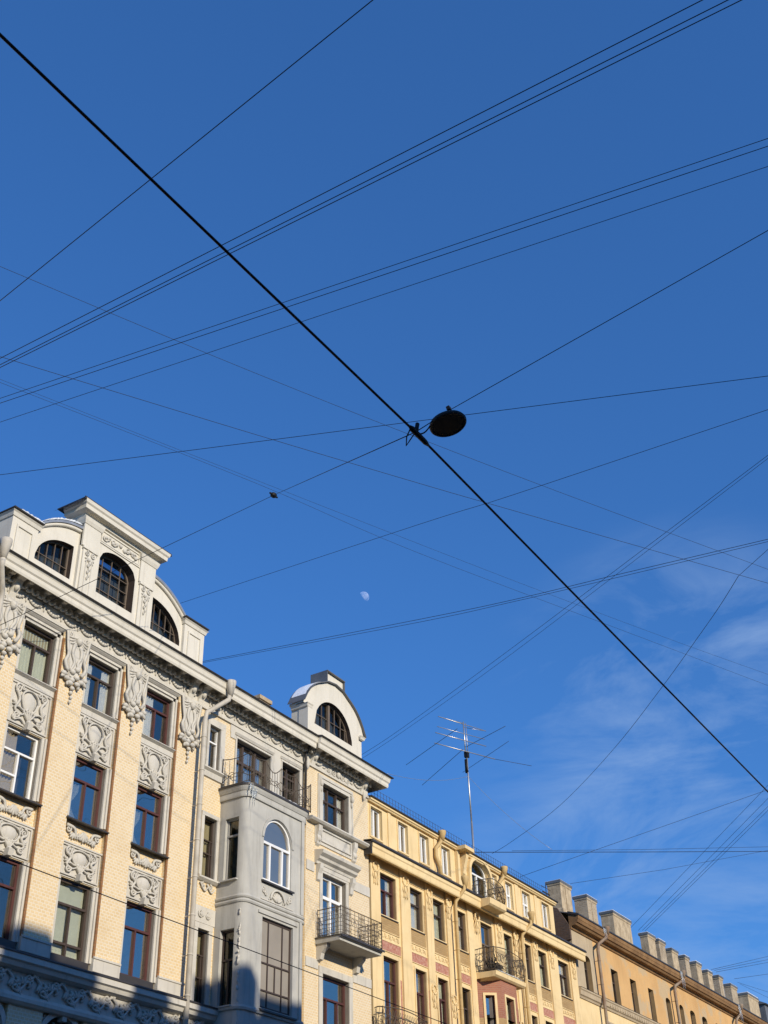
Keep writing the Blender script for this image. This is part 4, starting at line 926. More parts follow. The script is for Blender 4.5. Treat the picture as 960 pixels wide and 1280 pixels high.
for y in (37.27, 39.0, 40.46, 42.75, 44.65, 46.13, 46.74, 47.98, 49.6, 51.86): share(o, B2, y-35.25)
o = wreath(39.05, 12.0, .9).build('wreath_relief', 'yellow_plaster', B2); share(o, B2, 1.45, -.1); share(o, B2, 6.95, -.1); share(o, B2, 8.8)
looks = [('red_wood', 'both', 'clear_glass'), ('brown_wood', 'full', 'clear_glass'), ('brown_wood', 'full', 'dull_glass'), ('brown_wood', 'full', 'clear_glass'), ('tan_wood', None, 'sky_glass'), ('brown_wood', 'full', 'dull_glass'), ('brown_wood', 'low', 'clear_glass'), ('brown_wood', 'full', 'dull_glass'), ('brown_wood', 'full', 'clear_glass')]
for (a, b), (mm, cu, gg), i in zip(R1, looks, range(9)):
    window(B2, a, b, 13.25 if i in (4, 5) else 13.88, 15.33, -.11, mm, (.63,), ((.5, 0, .63),) if b-a > .9 else (), gg, curtain=(cu, 'curtain_cloth') if cu else None, t=.06)
    if i not in (4, 5): sill(B2, a-.03, b+.06, 13.87, -.2, .06, t=.025)
for i, (a, b) in enumerate(R2):
    window(B2, a, b, 9.8 if i < 2 else 10.7, 12.5, -.11, 'red_wood' if i < 3 else 'brown_wood', (.72 if i < 2 else .62,), ((.5, 0, .72 if i < 2 else .62),), 'sky_glass' if i in (0, 1) else 'dull_glass', t=.06, curtain=(('half', 'full', 'both')[i % 3], 'curtain_cloth'))
for i, (a, b) in enumerate(AT):
    window(B2, a, b, 16.52, 17.62, -.12, 'white_plastic', (.55,) if i > 3 and i < 7 else (), ((.5, 0, 1),), 'clear_glass', t=.06, bar=.08, curtain=('half' if i < 4 or i == 7 else 'both', 'curtain_cloth'))
window(B2, 42.5, 44.2, 16.4, 17.82, -.12, 'white_plastic', (.6,), ((.5, 0, .6), (.22, 0, .6)), 'dull_glass', aa, t=.07, bar=.07, label='white arched attic window behind a small balcony')
for a, b in R2:
    for h in (7.2, 3.6, .9): window(B2, a, b, h, h+1.8, -.22, 'brown_wood', (.63,), ((.5, 0, .63),), 'dull_glass', room=False)
# balconies
s = MB()
s.along([(0, 13.0), (.82, 13.0), (.9, 13.06), (.92, 13.2), (0, 13.23)], 42.4, 44.95); s.along([(0, 12.9), (.5, 12.95), (.7, 13.0), (0, 13.0)], 42.55, 44.8)
s.along([(.4, 15.66), (.78, 15.7), (.86, 15.76), (.88, 15.98), (.4, 16.0)], 42.45, 43.85); s.along([(0, 9.55), (.4, 9.55), (.42, 9.7), (0, 9.72)], 34.98, 37.95)
parts(s, 'balcony_slab', 'yellow_plaster', B2)
railing(B2, [(.04, 42.44), (.86, 42.44), (.86, 44.92), (.04, 44.92)], 13.24, 14.08, 'bulge')
railing(B2, [(.1, 42.5), (.82, 42.5), (.82, 43.8), (.1, 43.8)], 16.0, 16.72, 'bulge')
railing(B2, [(.04, 35.02), (.38, 35.02), (.38, 37.9), (.04, 37.9)], 9.73, 10.68, 'bulge')
# canted bay
def face(A, B):
    d = Vector((B[0]-A[0], B[1]-A[1])).normalized(); n = Vector((d.y, -d.x))
    return lambda P, Y, H: (A[0]+d.x*Y+n.x*P, A[1]+d.y*Y+n.y*P, H)
PB = [(0, 42.42), (.74, 43.08), (.74, 44.4), (0, 45.06)]
lw = MB(); tw = MB(); 
for k in range(3):
    A, B_ = PB[k], PB[k+1]; Ln = sqrt((B_[0]-A[0])**2+(B_[1]-A[1])**2); f = face(A, B_)
    u0, u1 = (.34, .70) if k == 0 else ((.30, .98) if k == 1 else (.3, .66))
    lw.wall(0, Ln, 11.62, 13.0, [(u0, u1, 11.62, 12.42)], 0, .2, ends=False, xf=f)
    lw.wall(0, Ln, 6.0, 11.62, [(u0, u1, 10.0, 11.62), (u0, u1, 6.6, 8.6)], -.0, .2, ends=False, xf=f) if 0 else tw.wall(0, Ln, 6.0, 11.62, [(u0, u1, 10.0, 11.62), (u0, u1, 6.6, 8.6)], 0, .2, ends=False, xf=f)
    fr = window(B2, u0, u1, 10.0, 12.42, -.14, 'brown_wood', (.52,), (), 'sky_glass' if k == 0 else 'dull_glass', t=.045, room=False, curtain=('full', 'curtain_cloth') if k == 1 else None); turned(f, [fr]+list(fr.children))
    fr = window(B2, u0, u1, 6.6, 8.6, -.14, 'brown_wood', (.6,), (), 'dull_glass', t=.045, room=False); turned(f, [fr]+list(fr.children))
    e = MB(); rim(e, u0-.09, u1+.09, 9.9, 12.52, .09, -.01, .03); o = e.build('window_surround', 'yellow_plaster', B2); turned(f, [o])
hprism(tw, PB, 5.9, 5.99)
lw.build('bay_window', 'red_brick', B2); tw.build('bay_base', 'tan_brick', B2)
MB().box(.05, .4, 42.9, 44.5, 6, 12.95).build('bay_interior', 'room_wall', B2)
# rainwater pipes with their S-bends
pipe(B2, [(.60, 40.95, 16.3), (.57, 40.9, 15.95), (.27, 40.72, 15.5), (.25, 40.70, 15.25), (.25, 40.70, .3)], .07, 'pipe_yellow', (.60, 40.95, 16.0, .15, .45))
pipe(B2, [(.60, 46.75, 16.3), (.57, 46.7, 15.95), (.27, 46.40, 15.5), (.25, 46.36, 15.25), (.25, 46.36, .3)], .07, 'pipe_yellow', (.60, 46.75, 16.0, .15, .45))
for y in (39.92, 45.2):
    pipe(B2, [(.24, y+.02, 17.85), (.2, y, 17.62), (.10, y-.26, 17.3), (.10, y-.27, 17.0), (.16, y-.1, 16.6), (.16, y-.06, 16.2)], .075, 'pipe_yellow', (.25, y+.03, 17.66, .16, .38), straps=False)
parts(ROOMS.pop(B2.name), 'interior', 'room_wall', B2, -.01)

# ================================================================== ORANGE BUILDING (far)
B3 = thing('old_townhouse', 'weathered orange plaster house with brown eaves and a row of rooftop chimneys', 'building', (FX, 76, 0))
Z0, Z1 = 52.22, 104.0
R3 = [(53.3, 54.1), (56.53, 57.38), (58.92, 59.7), (61.32, 62.05), (63.76, 64.46), (65.76, 66.4), (67.4, 68.2), (69.3, 70.15)]
y = 71.5
while y < 102: R3.append((y, y+.82)); y += 2.05
sgm = lambda a, b: round_arch(a, b, 16.02, .18)
ops = [(a, b, 14.62, 16.2 if 56 < a < 63 else sgm(a, b)) for a, b in R3]
w = MB(); rv = MB(); w.wall(54.62, Z1, 14.2, 17.2, [o for o in ops if o[0] > 54.6], 0, .25, rev=rv); w.build('wall', 'orange_plaster', B3)
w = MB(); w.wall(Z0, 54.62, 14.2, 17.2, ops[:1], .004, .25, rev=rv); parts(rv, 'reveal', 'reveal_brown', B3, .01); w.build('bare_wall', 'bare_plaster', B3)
w = MB(); w.wall(Z0, Z1, 0, 14.2, [(a, b, h, h+1.7) for a, b in R3 for h in (11.0, 7.4, 3.8, .9)], .0, .25); w.box(-11, -10.8, Z0, Z1, 0, 17.5).box(-11, -.3, Z1-.2, Z1, 0, 17.5); w.build('lower_wall', 'yellow_plaster', B3)
MB().box(-11, -.3, Z0-.14, Z0-.005, 0, 17.2).along([(.02, 16.6), (.02, 17.2), (-.5, 18.1), (-6, 19.6), (-11, 18.2), (-11, 16.6)], 52.06, 52.2).build('end_wall', 'old_brick', B3)
s = MB()
s.along([(0, 17.06), (.06, 17.08), (.10, 17.18), (.14, 17.2), (.30, 17.22), (.36, 17.3), (.42, 17.32), (.46, 17.44), (.48, 17.46), (.5, 17.6), (0, 17.75)], 52.1, Z1+.3)
s.build('eaves', 'cornice_brown', B3)
s = MB(); s.along([(-.01, 14.1), (.05, 14.12), (.08, 14.2), (.14, 14.24), (.16, 14.42), (.2, 14.46), (.2, 14.52), (-.01, 14.58)], Z0, Z1); s.along([(-.01, 13.5), (.05, 13.52), (.06, 13.6), (-.01, 13.62)], 55.3, Z1)
k = 55.5
while k < 95: s.box(.13, .175, k, k+.12, 14.27, 14.39); k += .3
s.build('string_course', 'bare_plaster', B3)
MB().along([(.0, 17.75), (.5, 17.6), (.54, 17.62), (.54, 17.68), (.0, 17.86)], 52.05, Z1+.35).along([(-.02, 14.585), (.21, 14.525), (.215, 14.54), (-.02, 14.6)], Z0, Z1).build('flashing', 'dark_metal', B3)
MB().along([(.5, 17.68), (-6, 19.5), (-11, 18), (-11, 17.9), (-6, 19.4), (.45, 17.66)], 52.1, Z1).build('roof', 'roof_metal', B3)
for i, (a, b) in enumerate(R3):
    ar = None if 56 < a < 63 else sgm(a, b)
    window(B3, a, b, 14.62, 16.2, -.2, 'brown_wood', (.66,), ((.5, 0, .66),), 'dull_glass', ar, t=.06, curtain=('full', 'beige_cloth') if i % 3 == 0 else None)
for a, b in R3:
    window(B3, a, b, 11.0, 12.7, -.2, 'brown_wood', (.66,), ((.5, 0, .66),), 'dull_glass', t=.06, room=False)
CH = [(53.55, 54.95), (56.72, 58.05), (60.05, 62.6), (64.86, 66.1), (66.55, 67.65), (68.5, 69.62), (70.66, 71.52), (72.6, 73.62), (74.56, 75.5), (76.64, 77.52), (78.88, 80.25), (82.35, 84.7)]
random.seed(9)
for i, (a, b) in enumerate(CH):
    m = MB(); d = .74 if i in (0, 1, 2, 11) else .50; q = -.82; tp = 19.98+random.uniform(-.10, .06)
    m.box(q-d, q-.06, a+.07, b-.08, 17.6, tp-.18); m.sweep([(0, tp-.30), (.03, tp-.27), (.045, tp-.18), (0, tp-.18)], [(q-d, a+.07), (q-.06, a+.07), (q-.06, b-.08), (q-d, b-.08)])
    m.sweep([(0, 18.0), (.07, 18.0), (.06, 18.5+random.uniform(-.1, .15)), (0, 18.56)], [(q-d, a+.07), (q-.06, a+.07), (q-.06, b-.08), (q-d, b-.08)])
    if i in (0, 1, 9): m.box(q-.07, q-.03, (a+b)/2-.1, (a+b)/2-.02, 18.2, tp-.25)
    c_ = m.build('chimney', 'chimney_brick' if i in (1, 4, 6, 9, 10) else 'chimney_stucco', B3)
    MB().box(q-d-.06, q, a, b, tp-.18, tp-.06).build('chimney_cap', 'roof_metal', c_)
    MB().box(q-d-.08, q-.02, a+.03, b-.03, tp-.058, tp-.045+random.uniform(0, .03)).build('snow_cover', 'snow', c_)
MB().box(-3, -1, 86.5, 92, 17.7, 20.0).along([(-.8, 19.95), (-3.2, 19.95), (-2, 20.5)], 86.3, 92.2).build('dormer', 'roof_metal', B3)
for yh, yp in ((55.3, 54.52), (65.6, 64.6), (75.35, 74.75), (86.5, 86.0)):
    pipe(B3, [(.55, yh, 17.65), (.5, yh-.05, 17.3), (.32, yp+.05, 16.85), (.28, yp, 16.6), (.28, yp, .3)], .075, 'pipe_old', (.56, yh, 17.42, .15, .36))
parts(ROOMS.pop(B3.name), 'interior', 'room_wall', B3, -.01)

# ================================================================== STREET AND THE OPPOSITE SIDE (behind the camera; shades the facade)
def sheet(name, x0, x1, y0, y1, z, mat, th=0):
    m = MB(); m.box(x0-FX, x1-FX, y0, y1, z-max(th, .002), z); o = m.build(name, mat); o['kind'] = 'structure'; return o
sheet('ground', -400, 400, -300, 700, -.17, 'asphalt', .05)
sheet('road', -17.5, 3.6, -80, 260, -.12, 'asphalt', .04)
sheet('pavement', -22.05, -17.8, -80, 260, 0, 'paving', .12); sheet('pavement', 3.9, 8.05, -80, 260, 0, 'paving', .12)
sheet('kerb', -17.8, -17.5, -80, 260, .01, 'kerb_stone', .14); sheet('kerb', 3.6, 3.9, -80, 260, .01, 'kerb_stone', .14)
m = MB()
for k in range(40): m.box(-7.07-FX, -6.93-FX, -60+k*7, -57+k*7, -.119, -.116)
o = m.build('road_marking', 'road_paint'); o['kind'] = 'structure'
def opposite(name, label, y0, y1, H, mat, blocks):
    root = thing(name, label, 'building', (8, (y0+y1)/2, 0)); X = 8-FX
    ops = []; y = y0+1.2
    while y+1.2 < y1:
        for h in (1.2, 5, 8.4, 11.8, 15.0):
            if h+2 < H-1: ops.append((y, y+1.15, h, h+1.9))
        y += 2.5
    # mirrored: outward is -x
    fx = lambda P, Y, Hh: (X-P, Y, Hh)
    w = MB(); w.wall(y0, y1, 0, H-1.1, ops, 0, .25, xf=fx); w.box(X+12, X+12.2, y0, y1, 0, H-1.1).box(X+.3, X+12, y0, y0+.2, 0, H-1.2).box(X+.3, X+12, y1-.2, y1, 0, H-1.2); w.build('wall', mat, root)
    MB().along([(X, H-1.1), (X-.5, H-.9), (X-.6, H-.55), (X+.1, H-.5), (X+.1, H), (X+.35, H), (X+.35, H-.6)], y0, y1).build('cornice', mat, root)
    MB().along([(X+.2, H-.6), (X+6, H+.4), (X+12.2, H-1), (X+12.2, H-1.1), (X+6, H+.2)], y0, y1).build('roof', 'roof_metal', root)
    gl = MB(); fr = MB()
    for a, b, c, d in ops:
        gl.box(X+.2, X+.21, a, b, c, d); fr.box(X+.17, X+.2, a+.54, a+.6, c, d).box(X+.17, X+.2, a, b, c+1.2, c+1.27)
    gl.build('window', 'dark_metal', root); fr.build('window_frame', 'white_plastic', root)
    for a, b, h in blocks: MB().box(X+.05, X+1.0, a, b, H-.3, h).build('chimney', 'chimney_stucco', root)
    return root
OPP = opposite('opposite_house', 'ochre house across the street whose roofline shades the foot of the cream building', -45, 21.0, 20.15, 'opposite_wall',
    [(9.4, 11.0, 21.35), (11.05, 12.3, 20.75), (13.8, 15.0, 20.65), (16.3, 17.9, 21.35), (18.3, 20.9, 20.75), (4.5, 6.2, 21.4), (0, 2, 21.2), (-6, -4.5, 21.4)])
o2 = opposite('opposite_house', 'lower ochre house across the street, further along', 21.1, 75, 14.5, 'opposite_wall', [(30, 31.5, 15.5), (44, 45, 15.6)])

# ================================================================== OVERHEAD WIRES
LX, RX = FX+.1, 7.9
def line_fit(a, b, zb_target, ha=None, za=None):
    """Straight span through the sight lines of two image points: ends on the two house fronts."""
    (x0, y0), (x1, y1) = a, b
    if ha is not None:                                 # slide left along the image line until it meets the facade at height ha
        best = None
        for k in range(-1500, 1500):
            t = k/1000.0; X_, Y_ = x0+(x1-x0)*t, y0+(y1-y0)*t; d = ray(X_, Y_)
            if d.x > -.05 or d.dot(FW) < .15: continue
            q = CAM+d*((LX-CAM.x)/d.x)
            if best is None or abs(q.z-ha) < best[0]: best = (abs(q.z-ha), q)
        A = best[1]
    else: A = at_z(x0, y0, za)
    return A
def to_right(A, b, h):
    """Choose the far end so that the span meets x = RX at height h."""
    lo, hi = 3.0, 60.0; best = None
    for k in range(600):
        z = 2.5+k*.08; B = at_z(*b, z)
        if B.x-A.x < .3: continue
        t = (RX-A.x)/(B.x-A.x); E_ = A+(B-A)*t
        e = abs(E_.z-h)+(200 if t < 0 else 0)+max(0, abs(E_.y)-120)*.05
        if best is None or e < best[0]: best = (e, E_)
    return best[1]
def wire(label, P, px, mat='wire_coat', group='overhead wires', name='overhead_wire', n=4):
    P = [Vector(p) for p in P]; mid = sum((p for p in P), Vector())/len(P)
    inframe = [p for p in P]
    r = px*(.62 if mat == 'wire_coat' else 1)
    m = MB(); m.tube([(p.x-FX, p.y, p.z) for p in P], r, n); o = m.build(name, mat); tag(o, label, 'wire', group); return o
def sagging(A, B, s, n=12): return [A+(B-A)*(k/n)-Vector((0, 0, 4*s*(k/n)*(1-k/n))) for k in range(n+1)]
def cross(label, a, b, ha, hb, r):
    A = line_fit(a, b, None, ha=ha); B = to_right(A, b, hb); return wire(label, [A, B], r)
def flat(label, pts, z, r, ext=0):
    """Span seen through image points, at height z (or a pair of heights), continued past both ends."""
    z0, z1 = z if isinstance(z, tuple) else (z, z)
    A, B = at_z(*pts[0], z0), at_z(*pts[-1], z1); n = Vector((B.y-A.y, A.x-B.x, 0)); mid = []
    for q in pts[1:-1]:
        d = ray(*q); t = n.dot(A-CAM)/n.dot(d); mid.append(CAM+d*t)
    P = [A]+mid+[B]
    if len(P) > 3:                                     # smooth the sag
        out = []
        for i in range(len(P)-1):
            p0, p1, p2, p3 = P[max(i-1, 0)], P[i], P[i+1], P[min(i+2, len(P)-1)]
            for k in range(6):
                f = k/6; out.append(.5*((2*p1)+(p2-p0)*f+(2*p0-5*p1+4*p2-p3)*f*f+(3*p1-p0-3*p2+p3)*f**3))
        P = out+[P[-1]]
    if ext: P = [P[0]+(P[0]-P[1]).normalized()*ext]+P+[P[-1]+(P[-1]-P[-2]).normalized()*ext]
    return wire(label, P, r)
# the heavy cable along the street that carries the lamp line
LAMP = at_x(560, 530, -7.0); ZL = LAMP.z
CL = at_x(520, 541, -7.35)
HA = at_z(-60, -14, CL.z+.15); HB = at_z(968, 998, CL.z-.2)
dirc = (CL-HA); cab = [HA+(HA-CL)*.8, HA, CL, HB, HB+(HB-CL).normalized()*60]
wire('thick black cable running diagonally from upper left past the round lamp to lower right', cab, .021, 'rubber', None, 'power_cable', 8)
# cross span with the insulator
AL = line_fit((89.4, 739), (342, 619), None, ha=16.6)
INS = at_x(342, 619, (AL.x+CL.x)/2-2.2)
HK = at_x(565, 511, -6.9); RXP = to_right(HK, (960, 288), 17.0)
wire('span wire running through the small insulator and the round lamp', [AL, INS, CL+Vector((0, 0, .02)), HK, RXP], .014, group=None)
o = tag(MB().ell(INS.x-FX, INS.y, INS.z, .085, .12, .085, .3, 10, 7).tube([(INS.x-FX+.0, INS.y-.17, INS.z-.02), (INS.x-FX, INS.y-.1, INS.z)], .03, 6).tube([(INS.x-FX, INS.y+.1, INS.z), (INS.x-FX, INS.y+.17, INS.z+.02)], .03, 6).build('insulator', 'rubber'), 'small black insulator on the span wire left of the round lamp', 'insulator')
# lamp
lamp = thing('street_lamp', 'round black street lamp hanging from the span wires', 'lamp', LAMP)
lx, ly, lz = LAMP.x-FX, LAMP.y, LAMP.z
m = MB(); n = 28
prof = [(.30, -.035), (.315, -.02), (.32, .01), (.30, .045), (.22, .075), (.12, .09), (.0, .095)]
V = []; fs = []
for R0, h in prof[:-1]: V += [(lx+R0*cos(2*pi*k/n), ly+R0*sin(2*pi*k/n), lz+h) for k in range(n)]
V.append((lx, ly, lz+.095)); L_ = len(prof)-1
for i in range(L_-1): fs += [(i*n+k, i*n+(k+1) % n, (i+1)*n+(k+1) % n, (i+1)*n+k) for k in range(n)]
fs += [((L_-1)*n+k, (L_-1)*n+(k+1) % n, L_*n) for k in range(n)]; m.add(V, fs, True)
m.add([(lx+.30*cos(2*pi*k/n), ly+.30*sin(2*pi*k/n), lz-.035) for k in range(n)]+[(lx+.272*cos(2*pi*k/n), ly+.272*sin(2*pi*k/n), lz-.035) for k in range(n)], [(k, (k+1) % n, n+(k+1) % n, n+k) for k in range(n)])
m.build('lamp_housing', 'lamp_body', lamp)
m = MB(); m.add([(lx+.272*cos(2*pi*k/n), ly+.272*sin(2*pi*k/n), lz-.03) for k in range(n)], [tuple(range(n))]); m.build('lens', 'lamp_lens', lamp)
hx, hy, hz = HK.x-FX, HK.y, HK.z
m = MB(); m.box(lx-.05, lx+.05, ly-.14, ly+.14, lz+.09, lz+.14).tube([(lx+.02, ly+.05, lz+.1), (lx+.05, ly+.08, lz+.16), (hx, hy, hz)], .02, 8).box(hx-.03, hx+.03, hy-.04, hy+.04, hz-.04, hz+.03); m.build('bracket', 'lamp_body', lamp)
cx_, cy_, cz_ = CL.x-FX, CL.y, CL.z
lamp.rotation_euler = Matrix.Rotation(radians(-11), 3, Vector((-sin(AZ), cos(AZ), 0))).to_euler()
cl = thing('cable_clamp', 'black clamp with a loop of cable where the span wire meets the thick cable', 'clamp', CL)
cd = (HB-CL).normalized()
m = MB(); m.tube([(cx_-cd.x*.2, cy_-cd.y*.2, cz_-cd.z*.2), (cx_-cd.x*.12, cy_-cd.y*.12, cz_-cd.z*.12), (cx_+cd.x*.3, cy_+cd.y*.3, cz_+cd.z*.3), (cx_+cd.x*.4, cy_+cd.y*.4, cz_+cd.z*.4)], [.024, .05, .045, .022], 8)
m.tube([(cx_, cy_, cz_), (cx_+.02, cy_+.03, cz_+.2)], .035, 8).build('clamp_body', 'rubber', cl)
m = MB(); q0 = CL-cd*.16; q1 = CL-RT*.17-Vector((0, 0, .27)); q2 = CL-RT*.04-Vector((0, 0, .04))
m.tube([tuple(q0-Vector((FX, 0, 0))), tuple(q0*.5+q1*.5-RT*.03-Vector((FX, 0, 0))), tuple(q1-Vector((FX, 0, 0))), tuple(q1*.5+q2*.5-Vector((FX, 0, 0))), tuple(q2-Vector((FX, 0, 0)))], .011, 6).build('cable_loop', 'rubber', cl)
e0, e1 = CL+cd*.02, LAMP-RT*.27+Vector((0, 0, .02)); m = MB()
m.tube([tuple(e0+(e1-e0)*(k/10)-Vector((FX, 0, .09*sin(pi*k/10)))) for k in range(11)], .013, 6)
tag(m.build('lamp_cable', 'rubber'), 'short black cable feeding the round lamp from the clamp', 'cable')
# crossing spans, upper left to the top right
cross('single thin wire crossing the top left corner, steepest of the upper wires', (0, 376), (466, 0), 17.2, 13.5, .012)
for i, (ya, xb, lb) in enumerate([(448, 878, 'uppermost of three close wires rising to the top right corner'), (456, 910, 'middle of three close wires rising to the top right corner'), (459.5, 927, 'lowest of three close wires rising to the top right corner')]):
    cross(lb, (0, ya), (xb, 0), 17.4-.12*i, 15, .0135)
cross('upper wire of the close pair crossing mid sky below the three close wires', (0, 498), (960, 173), 17.2, 15, .011)
cross('lower wire of the close pair crossing mid sky below the three close wires', (0, 504), (960, 182.7), 17.0, 15, .012)
cross('single thin wire just below the mid sky pair, above the round lamp', (0, 527.7), (960, 208), 16.8, 15, .010)
cross('nearly level wire passing just behind the round lamp', (0, 593.5), (960, 470), 16.4, 14, .011)
# wires going down to the right
flat('thin wire falling rightward from the left edge, passing right by the lamp clamp', [(0, 333), (320, 466.7), (640, 592.7), (960, 711.7)], 19, .010, 14)
flat('thin wire falling rightward from the left edge, passing well below the round lamp', [(0, 445.7), (320, 543.3), (520, 603), (640, 637.7), (960, 729)], 19, .012, 14)
flat('faint lower wire of two falling past the insulator to the right edge', [(0, 478), (320, 604), (520, 690), (810, 800), (960, 857)], 19.5, .008, 14)
flat('faint upper wire of two falling past the insulator to the right edge', [(0, 474), (325, 602), (640, 725), (840, 800), (960, 843)], 19.8, .007, 14)
def roofwire(label, pts, xa, zb, r, ext=30):
    A = at_x(*pts[0], xa); B = at_z(*pts[-1], zb); n = Vector((B.y-A.y, A.x-B.x, 0)); P = [A]
    for q in pts[1:-1]:
        d = ray(*q); P.append(CAM+d*(n.dot(A-CAM)/n.dot(d)))
    P.append(B)
    if len(P) > 3:
        out = []
        for i in range(len(P)-1):
            p0, p1, p2, p3 = P[max(i-1, 0)], P[i], P[i+1], P[min(i+2, len(P)-1)]
            for k in range(6):
                f = k/6; out.append(.5*((2*p1)+(p2-p0)*f+(2*p0-5*p1+4*p2-p3)*f*f+(3*p1-p0-3*p2+p3)*f**3))
        P = out+[P[-1]]
    P.append(P[-1]+(P[-1]-P[-2]).normalized()*ext)
    return wire(label, P, r)
roofwire('thin wire from behind the middle gable rising right beneath the round lamp', [(215, 757.5), (520, 656.7), (640, 619), (960, 512)], -24, 18, .012)
roofwire('upper wire of the pair leaving the roof between the two gables', [(250, 827.5), (520, 775), (640, 750), (773, 718), (960, 674)], -24, 18, .013)
roofwire('lower wire of the pair leaving the roof between the two gables', [(250, 829), (520, 778.5), (640, 752.5), (773, 721.5), (960, 677)], -24, 17.8, .011)
roofwire('upper wire of the steep pair rising right from behind the half-round gable', [(448, 946), (500, 912), (640, 810), (960, 569)], -24.5, 20, .013)
roofwire('lower wire of the steep pair rising right from behind the half-round gable', [(448, 951), (500, 917), (640, 817), (960, 573)], -24.5, 19.8, .011)
roofwire('sagging wire curving up from beside the tall antenna to a knot', [(615, 1067), (640, 1051.7), (700, 1006.7), (766.7, 936.7), (826.7, 860), (870, 800), (900, 757), (923, 720)], -26, 22, .016, 0)
roofwire('short wire from the knot at far right up to the right edge', [(923, 720), (960, 686.7)], at_z(923, 720, 22).x, 22, .016, 12)
roofwire('heavier of two level wires just above the rooftop chimneys', [(590, 1065.3), (800, 1065), (960, 1064.2)], -27, 27, .028)
roofwire('thinner of two level wires just above the rooftop chimneys', [(640, 1063.5), (800, 1062), (960, 1058.5)], -27, 27.5, .016)
roofwire('thin wire rising right from the yellow roof below the tall antenna', [(650, 1096), (746.7, 1061.7), (947, 991.7)], -24, 24, .014)
roofwire('thin wire rising gently right from the first rooftop chimney', [(713, 1104.5), (830, 1087), (940, 1066.7)], -24, 26, .014)
for i, (xa, ya, xb, yb, lb) in enumerate([(788, 1160, 960, 981.7, 'first, leftmost wire of the bundle rising steeply from the chimney row'), (798, 1163, 960, 998, 'second wire from the left in the bundle rising from the chimney row'),
        (803, 1163, 960, 1008, 'third wire from the left in the bundle rising from the chimney row'), (806, 1164, 960, 1013, 'rightmost wire of the bundle rising steeply from the chimney row')]):
    roofwire(lb, [(xa, ya), (xb, yb)], -23.5, 24+.2*i, .016)
for i, (xa, ya, xb, yb, lb) in enumerate([(889, 1212, 960, 1195.5, 'top wire of the low cluster at the right edge above the chimneys'), (893, 1213, 960, 1199.5, 'second wire of the low cluster at the right edge above the chimneys'), (895, 1215, 960, 1203, 'third wire of the low cluster at the right edge above the chimneys'), (918, 1223.5, 960, 1217.5, 'lone wire rising slightly beside the last chimneys')]):
    roofwire(lb, [(xa, ya), (xb, yb)], -24, 27-.2*i, .018)
for xa, ya, xb, yb, lb in [(922, 1228, 960, 1240, 'upper wire falling right from the last chimneys'), (925, 1230, 960, 1247, 'lower wire falling right from the last chimneys')]:
    roofwire(lb, [(xa, ya), (xb, yb)], -24, 24, .016)
# the low contact wire in front of the facades
A = at_x(0, 1070, -12); B = at_x(440, 1235.6, -12.2); wire('black wire slanting across the lower facades in front of the windows', [A+(A-B)*.8, A, B, B+(B-A)*1.5], .012, group=None)
# ================================================================== ANTENNA
AX, AY = FX-4, 50.84
ant = thing('roof_antenna', 'tall roof mast with a many-armed radio antenna and stays', 'antenna', (AX, AY, 19.0))
MB().tube([(-4, 50.87, 18.6), (-4, 50.86, 22.6)], .055, 8).tube([(-4, 50.86, 22.5), (-4, 50.84, 26.2)], .042, 8).build('mast', 'aluminium', ant)
MB().tube([(-4.05, 50.84, 25.2), (-4.05, 50.84, 25.9)], .09, 8).box(-4.1, -3.9, 50.74, 50.94, 26.0, 26.3).build('rotator', 'rubber', ant)
MB().tube([(-4.03, 50.80, 26.1), (-4.03, 50.78, 27.95)], .032, 6).tube([(-3.95, 50.9, 26.1), (-3.95, 50.88, 27.9)], .02, 6).build('upper_mast', 'aluminium', ant)
A_ = lambda x, y: (480+x/4.364, 860+y/4.364)
def elem(a, b, z, r, mat, name='element'):
    p, q = at_z(*A_(*a), z), at_z(*A_(*b), z); m = MB(); m.tube([(p.x-FX, p.y, p.z), (q.x-FX, q.y, q.z)], r, 5); m.build(name, mat, ant); return p, q
elem((275, 300), (605, 388), 26.25, .026, 'aluminium', 'boom'); elem((600, 387), (805, 425), 26.25, .012, 'dark_metal', 'boom')
elem((290, 210), (550, 280), 27.0, .018, 'aluminium'); elem((280, 243), (557, 318), 26.7, .024, 'aluminium'); elem((295, 155), (555, 235), 27.9, .022, 'aluminium')
for z, pts in ((27.9, ((295, 155), (435, 193))), (27.9, ((435, 215), (555, 235)))):
    elem(pts[0], pts[1], 27.95 if pts[0][0] < 400 else 27.85, .016, 'aluminium', 'strut')
elem((120, 420), (400, 222), 26.2, .013, 'dark_metal'); elem((208, 530), (430, 335), 26.2, .013, 'dark_metal'); elem((450, 320), (662, 208), 26.2, .013, 'dark_metal'); elem((430, 460), (680, 290), 26.15, .011, 'dark_metal')  # arms on the shadow side: their shade is put into a darker metal
gy = Vector((AX, AY, 25.0))
for lb, q in (('pale stay wire from the antenna mast left to the grey cornice', at_x(484, 967, FX-.2)), ('pale stay wire from the antenna mast down right to the yellow roof', at_x(690, 1062, FX-.3))):
    wire(lb, sagging(gy, q, .25), .009, 'zinc', 'antenna stays', 'stay_wire')
# small aerial at the end of the yellow roof
m = MB(); b_x = at_x(683, 1118, FX-1); X, Yb, Hb = b_x.x-FX, b_x.y, b_x.z
m.tube([(X, Yb, Hb-1.4), (X, Yb, Hb+.45)], .022, 5).tube([(X, Yb-.5, Hb+.3), (X, Yb+.5, Hb+.3)], .015, 4).tube([(X, Yb-.35, Hb+.05), (X, Yb+.35, Hb+.05)], .04, 5).tube([(X, Yb-.1, Hb-.2), (X, Yb+.25, Hb-.2)], .04, 5)
tag(m.build('television_aerial', 'dark_metal'), 'small dark television aerial beside the first rooftop chimney', 'aerial')
